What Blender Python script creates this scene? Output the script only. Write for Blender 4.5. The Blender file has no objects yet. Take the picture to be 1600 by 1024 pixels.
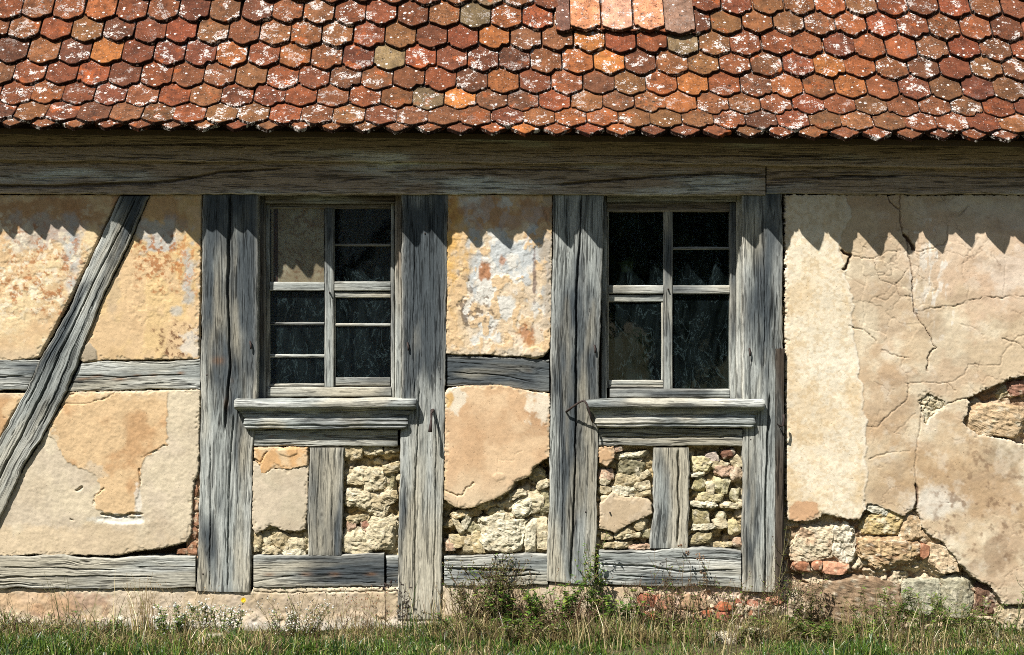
import bpy, math, random
import numpy as np
from mathutils import Vector, Matrix

# ------------------------------------------------------------------ camera, world, sun, exposure
SC = bpy.context.scene
COL = SC.collection
S = 0.0035            # metres per photo pixel (1600 wide) on the wall plane
CAMZ = 1.66
CAMD = 9.0
cam = bpy.data.cameras.new("camera")
cam.sensor_width = 36.0
cam.lens = 36.0 * CAMD / (1600 * S)
cam.clip_start = 0.1
cam.clip_end = 2000
camo = bpy.data.objects.new("camera", cam)
COL.objects.link(camo)
camo.location = (0, -CAMD, CAMZ)
camo.rotation_euler = (math.radians(90), 0, 0)
SC.camera = camo

SUNDIR = Vector((-0.70, -1.0, 1.60)).normalized()     # towards the sun
world = bpy.data.worlds.new("World")
SC.world = world
world.use_nodes = True
wn = world.node_tree
wn.nodes.clear()
sky = wn.nodes.new("ShaderNodeTexSky")
sky.sky_type = 'NISHITA'
sky.sun_disc = False
sky.sun_elevation = math.asin(SUNDIR.z)
sky.sun_rotation = math.atan2(SUNDIR.x, SUNDIR.y)
bg = wn.nodes.new("ShaderNodeBackground")
bg.inputs['Strength'].default_value = 0.05
wo = wn.nodes.new("ShaderNodeOutputWorld")
wn.links.new(sky.outputs[0], bg.inputs[0])
wn.links.new(bg.outputs[0], wo.inputs[0])
sun = bpy.data.lights.new("sun", 'SUN')
sun.energy = 5.0
sun.angle = math.radians(0.5)
sun.color = (1.0, 0.965, 0.92)
suno = bpy.data.objects.new("sun", sun)
COL.objects.link(suno)
suno.location = (-4, -6, 9)
suno.rotation_euler = SUNDIR.to_track_quat('Z', 'Y').to_euler()
SC.view_settings.view_transform = 'Standard'
SC.view_settings.look = 'None'
SC.view_settings.gamma = 1.0
SC.view_settings.use_curve_mapping = False
SC.view_settings.exposure = 0.95
SC.render.engine = 'CYCLES'
SC.render.resolution_x = 1024
SC.render.resolution_y = 655
SC.cycles.use_denoising = False
SC.cycles.filter_width = 0.95
SC.cycles.max_bounces = 8
SC.cycles.sample_clamp_indirect = 1.5

# ------------------------------------------------------------------ numeric helpers
rng = np.random.default_rng(7)
random.seed(7)
T2 = rng.random((256, 256))
T3 = rng.random((64, 64, 64))


def vn(x, y, seed=0):
    x = np.asarray(x, float) + seed * 37.17 + 1000.0
    y = np.asarray(y, float) + seed * 11.53 + 1000.0
    xi = np.floor(x).astype(np.int64)
    yi = np.floor(y).astype(np.int64)
    fx = x - xi
    fy = y - yi
    fx = fx * fx * (3 - 2 * fx)
    fy = fy * fy * (3 - 2 * fy)
    a = T2[xi & 255, yi & 255]
    b = T2[(xi + 1) & 255, yi & 255]
    c = T2[xi & 255, (yi + 1) & 255]
    d = T2[(xi + 1) & 255, (yi + 1) & 255]
    return (a * (1 - fx) + b * fx) * (1 - fy) + (c * (1 - fx) + d * fx) * fy


def fbm(x, y, o=4, seed=0, gain=0.5):
    t = 0
    a = 1.0
    n = 0
    for i in range(o):
        t = t + a * (vn(x * 2 ** i, y * 2 ** i, seed + i * 3.1) * 2 - 1)
        n += a
        a *= gain
    return t / n * 1.6


def vn3(p, seed=0):
    p = p + 500.0 + seed * 13.7
    i = np.floor(p).astype(np.int64)
    f = p - i
    f = f * f * (3 - 2 * f)
    r = 0
    for dx in (0, 1):
        for dy in (0, 1):
            for dz in (0, 1):
                w = (f[:, 0] if dx else 1 - f[:, 0]) * (f[:, 1] if dy else 1 - f[:, 1]) * (f[:, 2] if dz else 1 - f[:, 2])
                r = r + w * T3[(i[:, 0] + dx) & 63, (i[:, 1] + dy) & 63, (i[:, 2] + dz) & 63]
    return r


def fbm3(p, o=3, seed=0):
    t = 0
    a = 1.0
    n = 0
    for i in range(o):
        t = t + a * (vn3(p * 2 ** i, seed + i * 2.3) * 2 - 1)
        n += a
        a *= .5
    return t / n * 1.5


def worley(x, y, seed=0, jit=0.9):
    """distance to nearest and second nearest cell point, and the cell id hash"""
    x = np.asarray(x, float) + seed * 7.7 + 300
    y = np.asarray(y, float) + seed * 3.3 + 300
    xi = np.floor(x).astype(np.int64)
    yi = np.floor(y).astype(np.int64)
    d1 = np.full(x.shape, 9.0)
    d2 = np.full(x.shape, 9.0)
    cid = np.zeros(x.shape)
    for dx in (-1, 0, 1):
        for dy in (-1, 0, 1):
            cx = xi + dx
            cy = yi + dy
            px = cx + .5 + (T2[cx & 255, cy & 255] - .5) * jit
            py = cy + .5 + (T2[(cx + 91) & 255, (cy + 47) & 255] - .5) * jit
            d = np.hypot(x - px, y - py)
            h = T2[(cx + 13) & 255, (cy + 171) & 255]
            near = d < d1
            d2 = np.where(near, d1, np.minimum(d2, d))
            cid = np.where(near, h, cid)
            d1 = np.where(near, d, d1)
    return d1, d2, cid


def ss(a, b, x):
    t = np.clip((x - a) / (b - a), 0, 1)
    return t * t * (3 - 2 * t)


def c(r, g, b, k=0.70):
    """a colour read off a sunlit surface of the photograph -> linear base colour"""
    f = lambda v: (v / 255 / 12.92) if v <= 10 else ((v / 255 + .055) / 1.055) ** 2.4
    return np.array([f(r), f(g), f(b)]) * k


def mixc(a, m, b):
    m = np.clip(m, 0, 1)[..., None]
    return a * (1 - m) + b * m


def W(px, py, y=0.0):
    """photo pixel on the plane at depth y behind the wall face -> world x, z"""
    k = (CAMD + y) / CAMD
    return (np.asarray(px, float) - 800) * S * k, CAMZ + (512 - np.asarray(py, float)) * S * k


def seg_dist(px, py, pts):
    d = np.full(np.shape(px), 1e9)
    for (x0, y0), (x1, y1) in zip(pts[:-1], pts[1:]):
        dx, dy = x1 - x0, y1 - y0
        L = dx * dx + dy * dy + 1e-9
        t = np.clip(((px - x0) * dx + (py - y0) * dy) / L, 0, 1)
        d = np.minimum(d, np.hypot(px - x0 - t * dx, py - y0 - t * dy))
    return d


def sdf(px, py, poly):
    """signed distance in px, positive inside"""
    d = seg_dist(px, py, list(poly) + [poly[0]])
    ins = np.zeros(np.shape(px), bool)
    n = len(poly)
    for i in range(n):
        x0, y0 = poly[i]
        x1, y1 = poly[(i + 1) % n]
        if y0 == y1:
            continue
        cr = ((y0 > py) != (y1 > py)) & (px < (x1 - x0) * (py - y0) / (y1 - y0) + x0)
        ins ^= cr
    return np.where(ins, d, -d)


def blob(px, py, cx, cy, rx, ry, amp=.45, ns=18, seed=0, soft=.3):
    d = np.hypot((px - cx) / rx, (py - cy) / ry) + fbm(px / ns, py / ns, 4, seed) * amp
    d = d + fbm(px / 3.5, py / 3.5, 2, seed + .3) * .12
    return 1 - ss(1 - soft, 1 + soft, d)


# ------------------------------------------------------------------ object helpers
class Geo:
    def __init__(s):
        s.v = []
        s.q = []
        s.t = []
        s.c = []
        s.g = []
        s.n = 0

    def add(s, v, q=None, t=None, col=None, gr=None):
        v = np.asarray(v, float)
        n = len(v)
        s.v.append(v)
        if q is not None and len(q):
            s.q.append(np.asarray(q, np.int64) + s.n)
        if t is not None and len(t):
            s.t.append(np.asarray(t, np.int64) + s.n)
        if col is None:
            col = (.5, .5, .5)
        s.c.append(np.broadcast_to(np.asarray(col, float), (n, 3)))
        s.g.append(np.zeros((n, 3)) if gr is None else np.asarray(gr, float))
        s.n += n

    def mesh(s, name, mat, smooth=True):
        v = np.concatenate(s.v)
        me = bpy.data.meshes.new(name)
        me.vertices.add(len(v))
        me.vertices.foreach_set("co", v.ravel())
        q = np.concatenate(s.q) if s.q else np.zeros((0, 4), np.int64)
        t = np.concatenate(s.t) if s.t else np.zeros((0, 3), np.int64)
        me.loops.add(len(q) * 4 + len(t) * 3)
        me.loops.foreach_set("vertex_index", np.concatenate([q.ravel(), t.ravel()]).astype(np.int32))
        me.polygons.add(len(q) + len(t))
        st = np.concatenate([np.arange(len(q)) * 4, len(q) * 4 + np.arange(len(t)) * 3]).astype(np.int32)
        me.polygons.foreach_set("loop_start", st)
        me.update(calc_edges=True)
        me.polygons.foreach_set("use_smooth", np.full(len(st), smooth))
        a = me.attributes.new("Col", 'FLOAT_COLOR', 'POINT')
        cc = np.concatenate(s.c)
        a.data.foreach_set("color", np.hstack([cc, np.ones((len(cc), 1))]).ravel())
        a = me.attributes.new("grain", 'FLOAT_VECTOR', 'POINT')
        a.data.foreach_set("vector", np.concatenate(s.g).ravel())
        me.materials.append(mat)
        me.update()
        return me

    def build(s, name, mat, parent=None, smooth=True, label=None):
        return link(name, s.mesh(name, mat, smooth), parent, label)


def link(name, data, parent=None, label=None):
    o = bpy.data.objects.new(name, data)
    COL.objects.link(o)
    if parent is not None:
        o.parent = parent
        pm = Matrix.Identity(4)
        q = parent
        while q is not None:
            pm = Matrix.LocRotScale(q.location, q.rotation_euler, q.scale) @ pm
            q = q.parent
        o.location = -pm.translation if data is not None and False else o.location
    if label:
        o['label'] = label
    return o


def tag(o, label=None, cat=None, group=None, kind=None):
    if label:
        o['label'] = label
    if cat:
        o['category'] = cat
    if group:
        o['group'] = group
    if kind:
        o['kind'] = kind
    return o


def box(g, x0, x1, y0, y1, z0, z1, col=(.5, .5, .5), grain=2):
    v = np.array([(x, y, z) for x in (x0, x1) for y in (y0, y1) for z in (z0, z1)])
    q = [(0, 1, 3, 2), (4, 6, 7, 5), (0, 4, 5, 1), (2, 3, 7, 6), (0, 2, 6, 4), (1, 5, 7, 3)]
    if grain == 2:
        gr = v[:, [2, 0, 1]]
    else:
        gr = v[:, [0, 2, 1]]
    g.add(v, q, col=col, gr=gr)


def tube(g, pts, rad, n=6, col=(.5, .5, .5), cap=True):
    pts = [Vector(p) for p in pts]
    m = len(pts)
    vs = []
    for i, p in enumerate(pts):
        d = (pts[min(i + 1, m - 1)] - pts[max(i - 1, 0)]).normalized()
        a = d.orthogonal().normalized()
        if abs(d.y) < .9:
            a = d.cross(Vector((0, 1, 0))).normalized()
        b = d.cross(a)
        r = rad[i] if isinstance(rad, (list, tuple)) else rad
        for k in range(n):
            th = 2 * math.pi * k / n
            vs.append(p + a * math.cos(th) * r + b * math.sin(th) * r)
    q = [(i * n + k, i * n + (k + 1) % n, (i + 1) * n + (k + 1) % n, (i + 1) * n + k) for i in range(m - 1) for k in range(n)]
    t = []
    if cap:
        vs.append(pts[0])
        vs.append(pts[-1])
        t = [(m * n, (k + 1) % n, k) for k in range(n)] + [(m * n + 1, (m - 1) * n + k, (m - 1) * n + (k + 1) % n) for k in range(n)]
    g.add(np.array([tuple(v) for v in vs]), q, t, col=col)


# ------------------------------------------------------------------ materials
class NT:
    def __init__(s, name):
        s.m = bpy.data.materials.new(name)
        s.m.use_nodes = True
        s.t = s.m.node_tree
        s.t.nodes.clear()
        s.out = s.n("ShaderNodeOutputMaterial")

    def n(s, typ, **kw):
        nd = s.t.nodes.new(typ)
        for k, v in kw.items():
            setattr(nd, k, v)
        return nd

    def l(s, a, b):
        s.t.links.new(a, b)

    def val(s, sock, v):
        if hasattr(v, 'is_output') or isinstance(v, bpy.types.NodeSocket):
            s.l(v, sock)
        else:
            sock.default_value = v

    def math(s, op, a, b=0.0, clamp=False):
        nd = s.n("ShaderNodeMath", operation=op, use_clamp=clamp)
        s.val(nd.inputs[0], a)
        s.val(nd.inputs[1], b)
        return nd.outputs[0]

    def noise(s, vec, scale, detail=4, rough=.55, dist=0.0):
        nd = s.n("ShaderNodeTexNoise")
        s.l(vec, nd.inputs['Vector'])
        nd.inputs['Scale'].default_value = scale
        nd.inputs['Detail'].default_value = detail
        nd.inputs['Roughness'].default_value = rough
        nd.inputs['Distortion'].default_value = dist
        return nd.outputs['Fac']

    def vmul(s, vec, xyz):
        nd = s.n("ShaderNodeVectorMath", operation='MULTIPLY')
        s.l(vec, nd.inputs[0])
        nd.inputs[1].default_value = xyz
        return nd.outputs[0]

    def vadd(s, a, b):
        nd = s.n("ShaderNodeVectorMath", operation='ADD')
        s.l(a, nd.inputs[0])
        s.val(nd.inputs[1], b)
        return nd.outputs[0]

    def mrange(s, v, a, b, c0, d, smooth=False):
        nd = s.n("ShaderNodeMapRange")
        if smooth:
            nd.interpolation_type = 'SMOOTHSTEP'
        s.l(v, nd.inputs['Value'])
        nd.inputs['From Min'].default_value = a
        nd.inputs['From Max'].default_value = b
        nd.inputs['To Min'].default_value = c0
        nd.inputs['To Max'].default_value = d
        return nd.outputs['Result']

    def mix(s, f, a, b, mode='MIX'):
        nd = s.n("ShaderNodeMix", data_type='RGBA', blend_type=mode)
        s.val(nd.inputs[0], f)
        for sock, v in ((nd.inputs[6], a), (nd.inputs[7], b)):
            if isinstance(v, (tuple, list, np.ndarray)):
                v = tuple(v)
                sock.default_value = v if len(v) == 4 else (*v, 1)
            else:
                s.l(v, sock)
        return nd.outputs[2]

    def scale(s, colr, f):
        nd = s.n("ShaderNodeVectorMath", operation='SCALE')
        s.l(colr, nd.inputs[0])
        s.val(nd.inputs[3], f)
        return nd.outputs[0]

    def ramp(s, f, stops, interp='LINEAR'):
        nd = s.n("ShaderNodeValToRGB")
        nd.color_ramp.interpolation = interp
        el = nd.color_ramp.elements
        while len(el) < len(stops):
            el.new(0.5)
        for e, (p, cc) in zip(el, stops):
            e.position = p
            e.color = (*cc, 1) if len(cc) == 3 else cc
        s.l(f, nd.inputs[0])
        return nd.outputs[0]

    def bump(s, h, dist, strength=1.0, normal=None):
        nd = s.n("ShaderNodeBump")
        nd.inputs['Strength'].default_value = strength
        nd.inputs['Distance'].default_value = dist
        s.l(h, nd.inputs['Height'])
        if normal is not None:
            s.l(normal, nd.inputs['Normal'])
        return nd.outputs[0]

    def bsdf(s, color, rough=.9, normal=None, spec=.2, metal=0):
        nd = s.n("ShaderNodeBsdfPrincipled")
        if isinstance(color, (tuple, list, np.ndarray)):
            nd.inputs['Base Color'].default_value = (*tuple(color)[:3], 1)
        else:
            s.l(color, nd.inputs['Base Color'])
        s.val(nd.inputs['Roughness'], rough)
        nd.inputs['Specular IOR Level'].default_value = spec
        nd.inputs['Metallic'].default_value = metal
        if normal is not None:
            s.l(normal, nd.inputs['Normal'])
        s.l(nd.outputs[0], s.out.inputs[0])
        return nd

    def attr(s, name, out='Color'):
        return s.n("ShaderNodeAttribute", attribute_name=name).outputs[out]

    def pos(s):
        return s.n("ShaderNodeNewGeometry").outputs['Position']


def mat_wood():
    m = NT("weathered_wood")
    g = m.attr("grain", 'Vector')
    a = m.noise(m.vmul(g, (3.2, 190, 1)), 1, 5, .75)
    b = m.noise(m.vmul(g, (20, 620, 3)), 1, 3, .6)
    e = m.noise(m.vmul(g, (45, 110, 1)), 1, 4, .7)
    f = m.mrange(a, .34, .66, .70, 1.42)
    f2 = m.mrange(b, .3, .7, .80, 1.18)
    f4 = m.mrange(e, .3, .7, .80, 1.16)

    def split(u, v, w, gu, gv_, g0):
        d = m.noise(m.vmul(g, (u, v, 1)), 1, 2, .5)
        ck = m.math('ABSOLUTE', m.math('SUBTRACT', d, .5))
        gate = m.mrange(m.noise(m.vmul(g, (gu, gv_, 1.7)), 1, 2, .5), g0, g0 + .05, 0, 1)
        return m.math('MULTIPLY', m.mrange(ck, w * .35, w, 1, 0), gate)
    ckm = m.math('MAXIMUM', split(.8, 34, .032, 1.6, 22, .56), m.math('MULTIPLY', split(1.6, 62, .045, 3.8, 42, .555), .9))
    ckm = m.math('MAXIMUM', ckm, m.math('MULTIPLY', split(2.8, 110, .07, 7.0, 70, .55), .65))
    f3 = m.mrange(ckm, 0, 1, 1, .26)
    k = m.math('MULTIPLY', m.math('MULTIPLY', f, f2), m.math('MULTIPLY', f3, f4))
    colr = m.scale(m.vmul(m.attr("Col"), (.97, 1.0, 1.06)), k)
    h = m.math('SUBTRACT', m.math('ADD', m.math('MULTIPLY', a, 1.1), m.math('MULTIPLY', b, .5)), m.math('MULTIPLY', ckm, 1.2))
    m.bsdf(colr, .9, m.bump(h, .0024), .10)
    return m.m


def mat_masonry(name, amp=.16, bumpd=.0022, grain=1.0, spec=.1, pits=True, tint=(1, 1, 1)):
    m = NT(name)
    p = m.pos()
    a = m.noise(p, 28 * grain, 5, .62)
    b = m.noise(p, 190 * grain, 4, .7)
    e = m.noise(p, 420 * grain, 2, .6)
    k = m.math('MULTIPLY', m.mrange(a, .3, .7, 1 - amp, 1 + amp), m.mrange(b, .3, .7, 1 - amp * .9, 1 + amp * .9))
    k = m.math('MULTIPLY', k, m.mrange(e, .3, .7, .92, 1.08))
    h = m.math('ADD', m.math('MULTIPLY', a, .8), m.math('ADD', m.math('MULTIPLY', b, .5), m.math('MULTIPLY', e, .25)))
    if pits:
        s_ = m.noise(p, 95 * grain, 2, .5)
        pit = m.mrange(s_, .68, .74, 0, 1)
        k = m.math('MULTIPLY', k, m.mrange(pit, 0, 1, 1, .72))
        h = m.math('SUBTRACT', h, m.math('MULTIPLY', pit, .5))
    colr = m.scale(m.vmul(m.attr("Col"), tint), k)
    m.bsdf(colr, .95, m.bump(h, bumpd), spec)
    return m.m


def mat_tile():
    m = NT("clay_tile")
    oi = m.n("ShaderNodeObjectInfo")
    r = oi.outputs['Random']
    p = m.pos()
    off = m.n("ShaderNodeCombineXYZ")
    m.l(m.math('MULTIPLY', r, 37.0), off.inputs[0])
    m.l(m.math('MULTIPLY', r, 91.0), off.inputs[1])
    m.l(m.math('MULTIPLY', r, 53.0), off.inputs[2])
    q = m.vadd(p, off.outputs[0])
    # tile colour was dealt to each tile as a plain object colour
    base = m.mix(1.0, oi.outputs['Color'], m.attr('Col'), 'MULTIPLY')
    r2 = m.math('FRACT', m.math('MULTIPLY', r, 13.7))
    r3 = m.math('FRACT', m.math('MULTIPLY', r, 47.3))
    a = m.noise(q, 16, 5, .65)
    b = m.noise(q, 60, 5, .7)
    fine = m.noise(q, 230, 3, .7)
    st = m.noise(m.vmul(q, (120, 9, 9)), 1, 3, .6)
    colr = m.scale(base, m.math('MULTIPLY', m.mrange(a, .3, .7, .50, 1.5), m.mrange(fine, .3, .7, .72, 1.28)))
    colr = m.scale(colr, m.mrange(st, .3, .7, .86, 1.12))
    # orange bare clay showing through the dark skin
    om = m.mrange(m.noise(q, 11, 4, .6), .55, .66, 0, .6, True)
    colr = m.mix(m.math('MULTIPLY', om, m.mrange(r2, .3, 1, 0, 1)), colr, tuple(c(222, 118, 58, .45)))
    # soot-dark algae
    dm = m.mrange(b, .52, .64, 0, .8, True)
    colr = m.mix(m.math('MULTIPLY', dm, m.mrange(r3, 0, 1, .35, 1)), colr, tuple(c(50, 36, 30, .5)))
    mo = m.mrange(m.noise(q, 42, 3, .6), .66, .70, 0, .9)
    colr = m.mix(mo, colr, (.012, .011, .008))
    # pale dust specks
    sp = m.mrange(m.noise(q, 150, 2, .5), .665, .72, 0, .8)
    colr = m.mix(sp, colr, tuple(c(205, 180, 155, .4)))
    # white lichen: clots, rings and spots, more on some tiles than on others
    amt = m.math('FRACT', m.math('MULTIPLY', r, 7.9))
    patch = m.noise(q, 15, 3, .55)
    pm = m.mrange(patch, .51, .58, 0, 1, True)
    vor = m.n("ShaderNodeTexVoronoi", feature='F1')
    m.l(m.vadd(q, m.scale(m.n("ShaderNodeTexNoise").outputs['Color'], .0)), vor.inputs['Vector'])
    vor.inputs['Scale'].default_value = 62
    vd = vor.outputs['Distance']
    nz = m.math('MULTIPLY', m.math('SUBTRACT', m.noise(q, 130, 3, .6), .5), .42)
    vd = m.math('ADD', vd, nz)
    ring = m.mrange(m.math('ABSOLUTE', m.math('SUBTRACT', vd, .40)), .04, .13, 1, 0)
    disc = m.mrange(vd, .26, .33, 1, 0)
    sepc = m.n("ShaderNodeSeparateColor")
    m.l(vor.outputs['Color'], sepc.inputs[0])
    which = m.mrange(sepc.outputs[0], .42, .46, 0, 1)
    shape = m.math('ADD', m.math('MULTIPLY', ring, which), m.math('MULTIPLY', disc, m.math('SUBTRACT', 1.0, which)), True)
    clot = m.mrange(m.noise(q, 62, 4, .6), .47, .58, 0, 1)
    shape = m.math('MAXIMUM', shape, m.math('MULTIPLY', clot, m.mrange(patch, .58, .64, 0, 1)))
    lm = m.math('MULTIPLY', m.math('MULTIPLY', shape, pm), m.mrange(amt, .2, .6, 0, 1))
    # scattered big spots
    vor2 = m.n("ShaderNodeTexVoronoi", feature='F1')
    m.l(q, vor2.inputs['Vector'])
    vor2.inputs['Scale'].default_value = 30
    s2 = m.n("ShaderNodeSeparateColor")
    m.l(vor2.outputs['Color'], s2.inputs[0])
    big = m.math('MULTIPLY', m.mrange(m.math('ADD', vor2.outputs['Distance'], m.math('MULTIPLY', nz, .5)), .17, .25, 1, 0), m.mrange(s2.outputs[1], .74, .78, 0, 1))
    lm = m.math('MAXIMUM', lm, big)
    vor3 = m.n("ShaderNodeTexVoronoi", feature='F1')
    m.l(q, vor3.inputs['Vector'])
    vor3.inputs['Scale'].default_value = 120
    s3 = m.n("ShaderNodeSeparateColor")
    m.l(vor3.outputs['Color'], s3.inputs[0])
    small = m.math('MULTIPLY', m.mrange(vor3.outputs['Distance'], .2, .3, 1, 0), m.mrange(s3.outputs[1], .86, .9, 0, .85))
    lm = m.math('MAXIMUM', lm, small)
    colr = m.mix(lm, colr, tuple(c(232, 222, 212, .60)))
    h = m.math('ADD', m.math('MULTIPLY', b, .8), m.math('ADD', m.math('MULTIPLY', fine, .4), m.math('MULTIPLY', lm, .35)))
    m.bsdf(colr, .9, m.bump(h, .0022), .15)
    return m.m


def mat_simple(name, col, rough=.9, spec=.2, nscale=40, amp=.25, bumpd=.001, metal=0):
    m = NT(name)
    a = m.noise(m.pos(), nscale, 5, .65)
    colr = m.mix(a, tuple(np.array(col) * (1 - amp)), tuple(np.array(col) * (1 + amp)))
    m.bsdf(colr, rough, m.bump(a, bumpd), spec, metal)
    return m.m


def mat_glass():
    m = NT("old_glass")
    p = m.pos()
    tr = m.n("ShaderNodeBsdfTransparent")
    tr.inputs[0].default_value = (.90, .93, .92, 1)
    gl = m.n("ShaderNodeBsdfGlossy")
    gl.inputs['Roughness'].default_value = .03
    gl.inputs['Color'].default_value = (1, 1, 1, 1)
    wav = m.noise(p, 5, 3, .5)
    m.l(m.bump(wav, .0012, .5), gl.inputs['Normal'])
    lw = m.n("ShaderNodeLayerWeight")
    lw.inputs['Blend'].default_value = .5
    fr = m.math('ADD', .04, m.math('MULTIPLY', .96, m.math('POWER', lw.outputs['Facing'], 5.0)))
    mx = m.n("ShaderNodeMixShader")
    m.l(fr, mx.inputs[0])
    m.l(tr.outputs[0], mx.inputs[1])
    m.l(gl.outputs[0], mx.inputs[2])
    du = m.n("ShaderNodeBsdfDiffuse")
    du.inputs['Color'].default_value = (.24, .36, .38, 1)  # dust film, tinted blue-green to paint in the panes' reflection
    dn = m.noise(m.vmul(p, (9, 9, 3)), 1, 5, .7, 1.5)
    dn2 = m.noise(p, 90, 3, .7)
    st = m.mrange(m.math('ABSOLUTE', m.math('SUBTRACT', m.noise(m.vmul(p, (7, 1, 3)), 1, 4, .6, 2.0), .5)), 0, .012, .04, 0)
    f = m.math('ADD', m.mrange(dn, .4, .85, .002, .022), m.math('MULTIPLY', m.mrange(dn2, .7, .76, 0, 1), .04))
    f = m.math('ADD', f, st)
    m2 = m.n("ShaderNodeMixShader")
    m.l(f, m2.inputs[0])
    m.l(mx.outputs[0], m2.inputs[1])
    m.l(du.outputs[0], m2.inputs[2])
    m.l(m2.outputs[0], m.out.inputs[0])
    return m.m


def mat_leaf(name="leaf"):
    m = NT(name)
    ca = m.attr("Col")
    d = m.n("ShaderNodeBsdfDiffuse")
    m.l(ca, d.inputs[0])
    t = m.n("ShaderNodeBsdfTranslucent")
    m.l(m.scale(ca, 1.3), t.inputs[0])
    g = m.n("ShaderNodeBsdfGlossy")
    g.inputs['Roughness'].default_value = .45
    mx = m.n("ShaderNodeMixShader")
    mx.inputs[0].default_value = .35
    m.l(d.outputs[0], mx.inputs[1])
    m.l(t.outputs[0], mx.inputs[2])
    m2 = m.n("ShaderNodeMixShader")
    m2.inputs[0].default_value = .04
    m.l(mx.outputs[0], m2.inputs[1])
    m.l(g.outputs[0], m2.inputs[2])
    m.l(m2.outputs[0], m.out.inputs[0])
    return m.m


def mat_ground():
    m = NT("soil_and_turf")
    p = m.pos()
    a = m.noise(p, .6, 5, .6)
    b = m.noise(p, 30, 5, .7)
    g = m.mix(m.mrange(a, .4, .6, 0, 1), (.045, .06, .018), (.075, .075, .03))
    g = m.mix(m.mrange(b, .45, .62, 0, 1), g, (.11, .085, .05))
    m.bsdf(g, .95, m.bump(b, .02), .1)
    return m.m


M_WOOD = mat_wood()
M_PLASTER = mat_masonry("lime_plaster", .10, .0015, tint=(.93, 1.0, 1.19))
M_STONE = mat_masonry("rubble_stone", .24, .0045, .9, tint=(.94, .99, 1.06))
M_MORTAR = mat_masonry("earth_mortar", .26, .006, .8, tint=(.94, .99, 1.08))
M_BRICK = mat_masonry("old_brick", .25, .003, 1.2)
M_TILE = mat_tile()
M_IRON = mat_simple("rusty_iron", (.032, .020, .016), .75, .4, 120, .6, .001)
M_GLASS = mat_glass()
M_LEAF = mat_leaf()
M_GROUND = mat_ground()
M_ROOM = mat_simple("shade_dark_room", (.02, .021, .021), .95, .05, 3, .5, .001)  # room surfaces coloured near black to give the shade indoors
M_BOARD = None

# ------------------------------------------------------------------ the house root
house = bpy.data.objects.new("farmhouse", None)
COL.objects.link(house)
house.location = (0, 0, 0)
tag(house, "old half-timbered farmhouse with weathered grey beams, crumbling ochre plaster and lichened red tile roof", "house")


# ------------------------------------------------------------------ timbers
def resample(pl, n):
    pl = np.array(pl, float)
    d = np.r_[0, np.cumsum(np.hypot(*np.diff(pl, axis=0).T))]
    t = np.linspace(0, d[-1], n)
    return np.stack([np.interp(t, d, pl[:, 0]), np.interp(t, d, pl[:, 1])], 1), d[-1]


C_BLUE = c(54, 62, 67)
C_MID = c(164, 166, 156)
C_LITE = c(210, 208, 194)
C_WARM = c(196, 185, 158)
C_BROWN = c(112, 94, 76)


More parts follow.
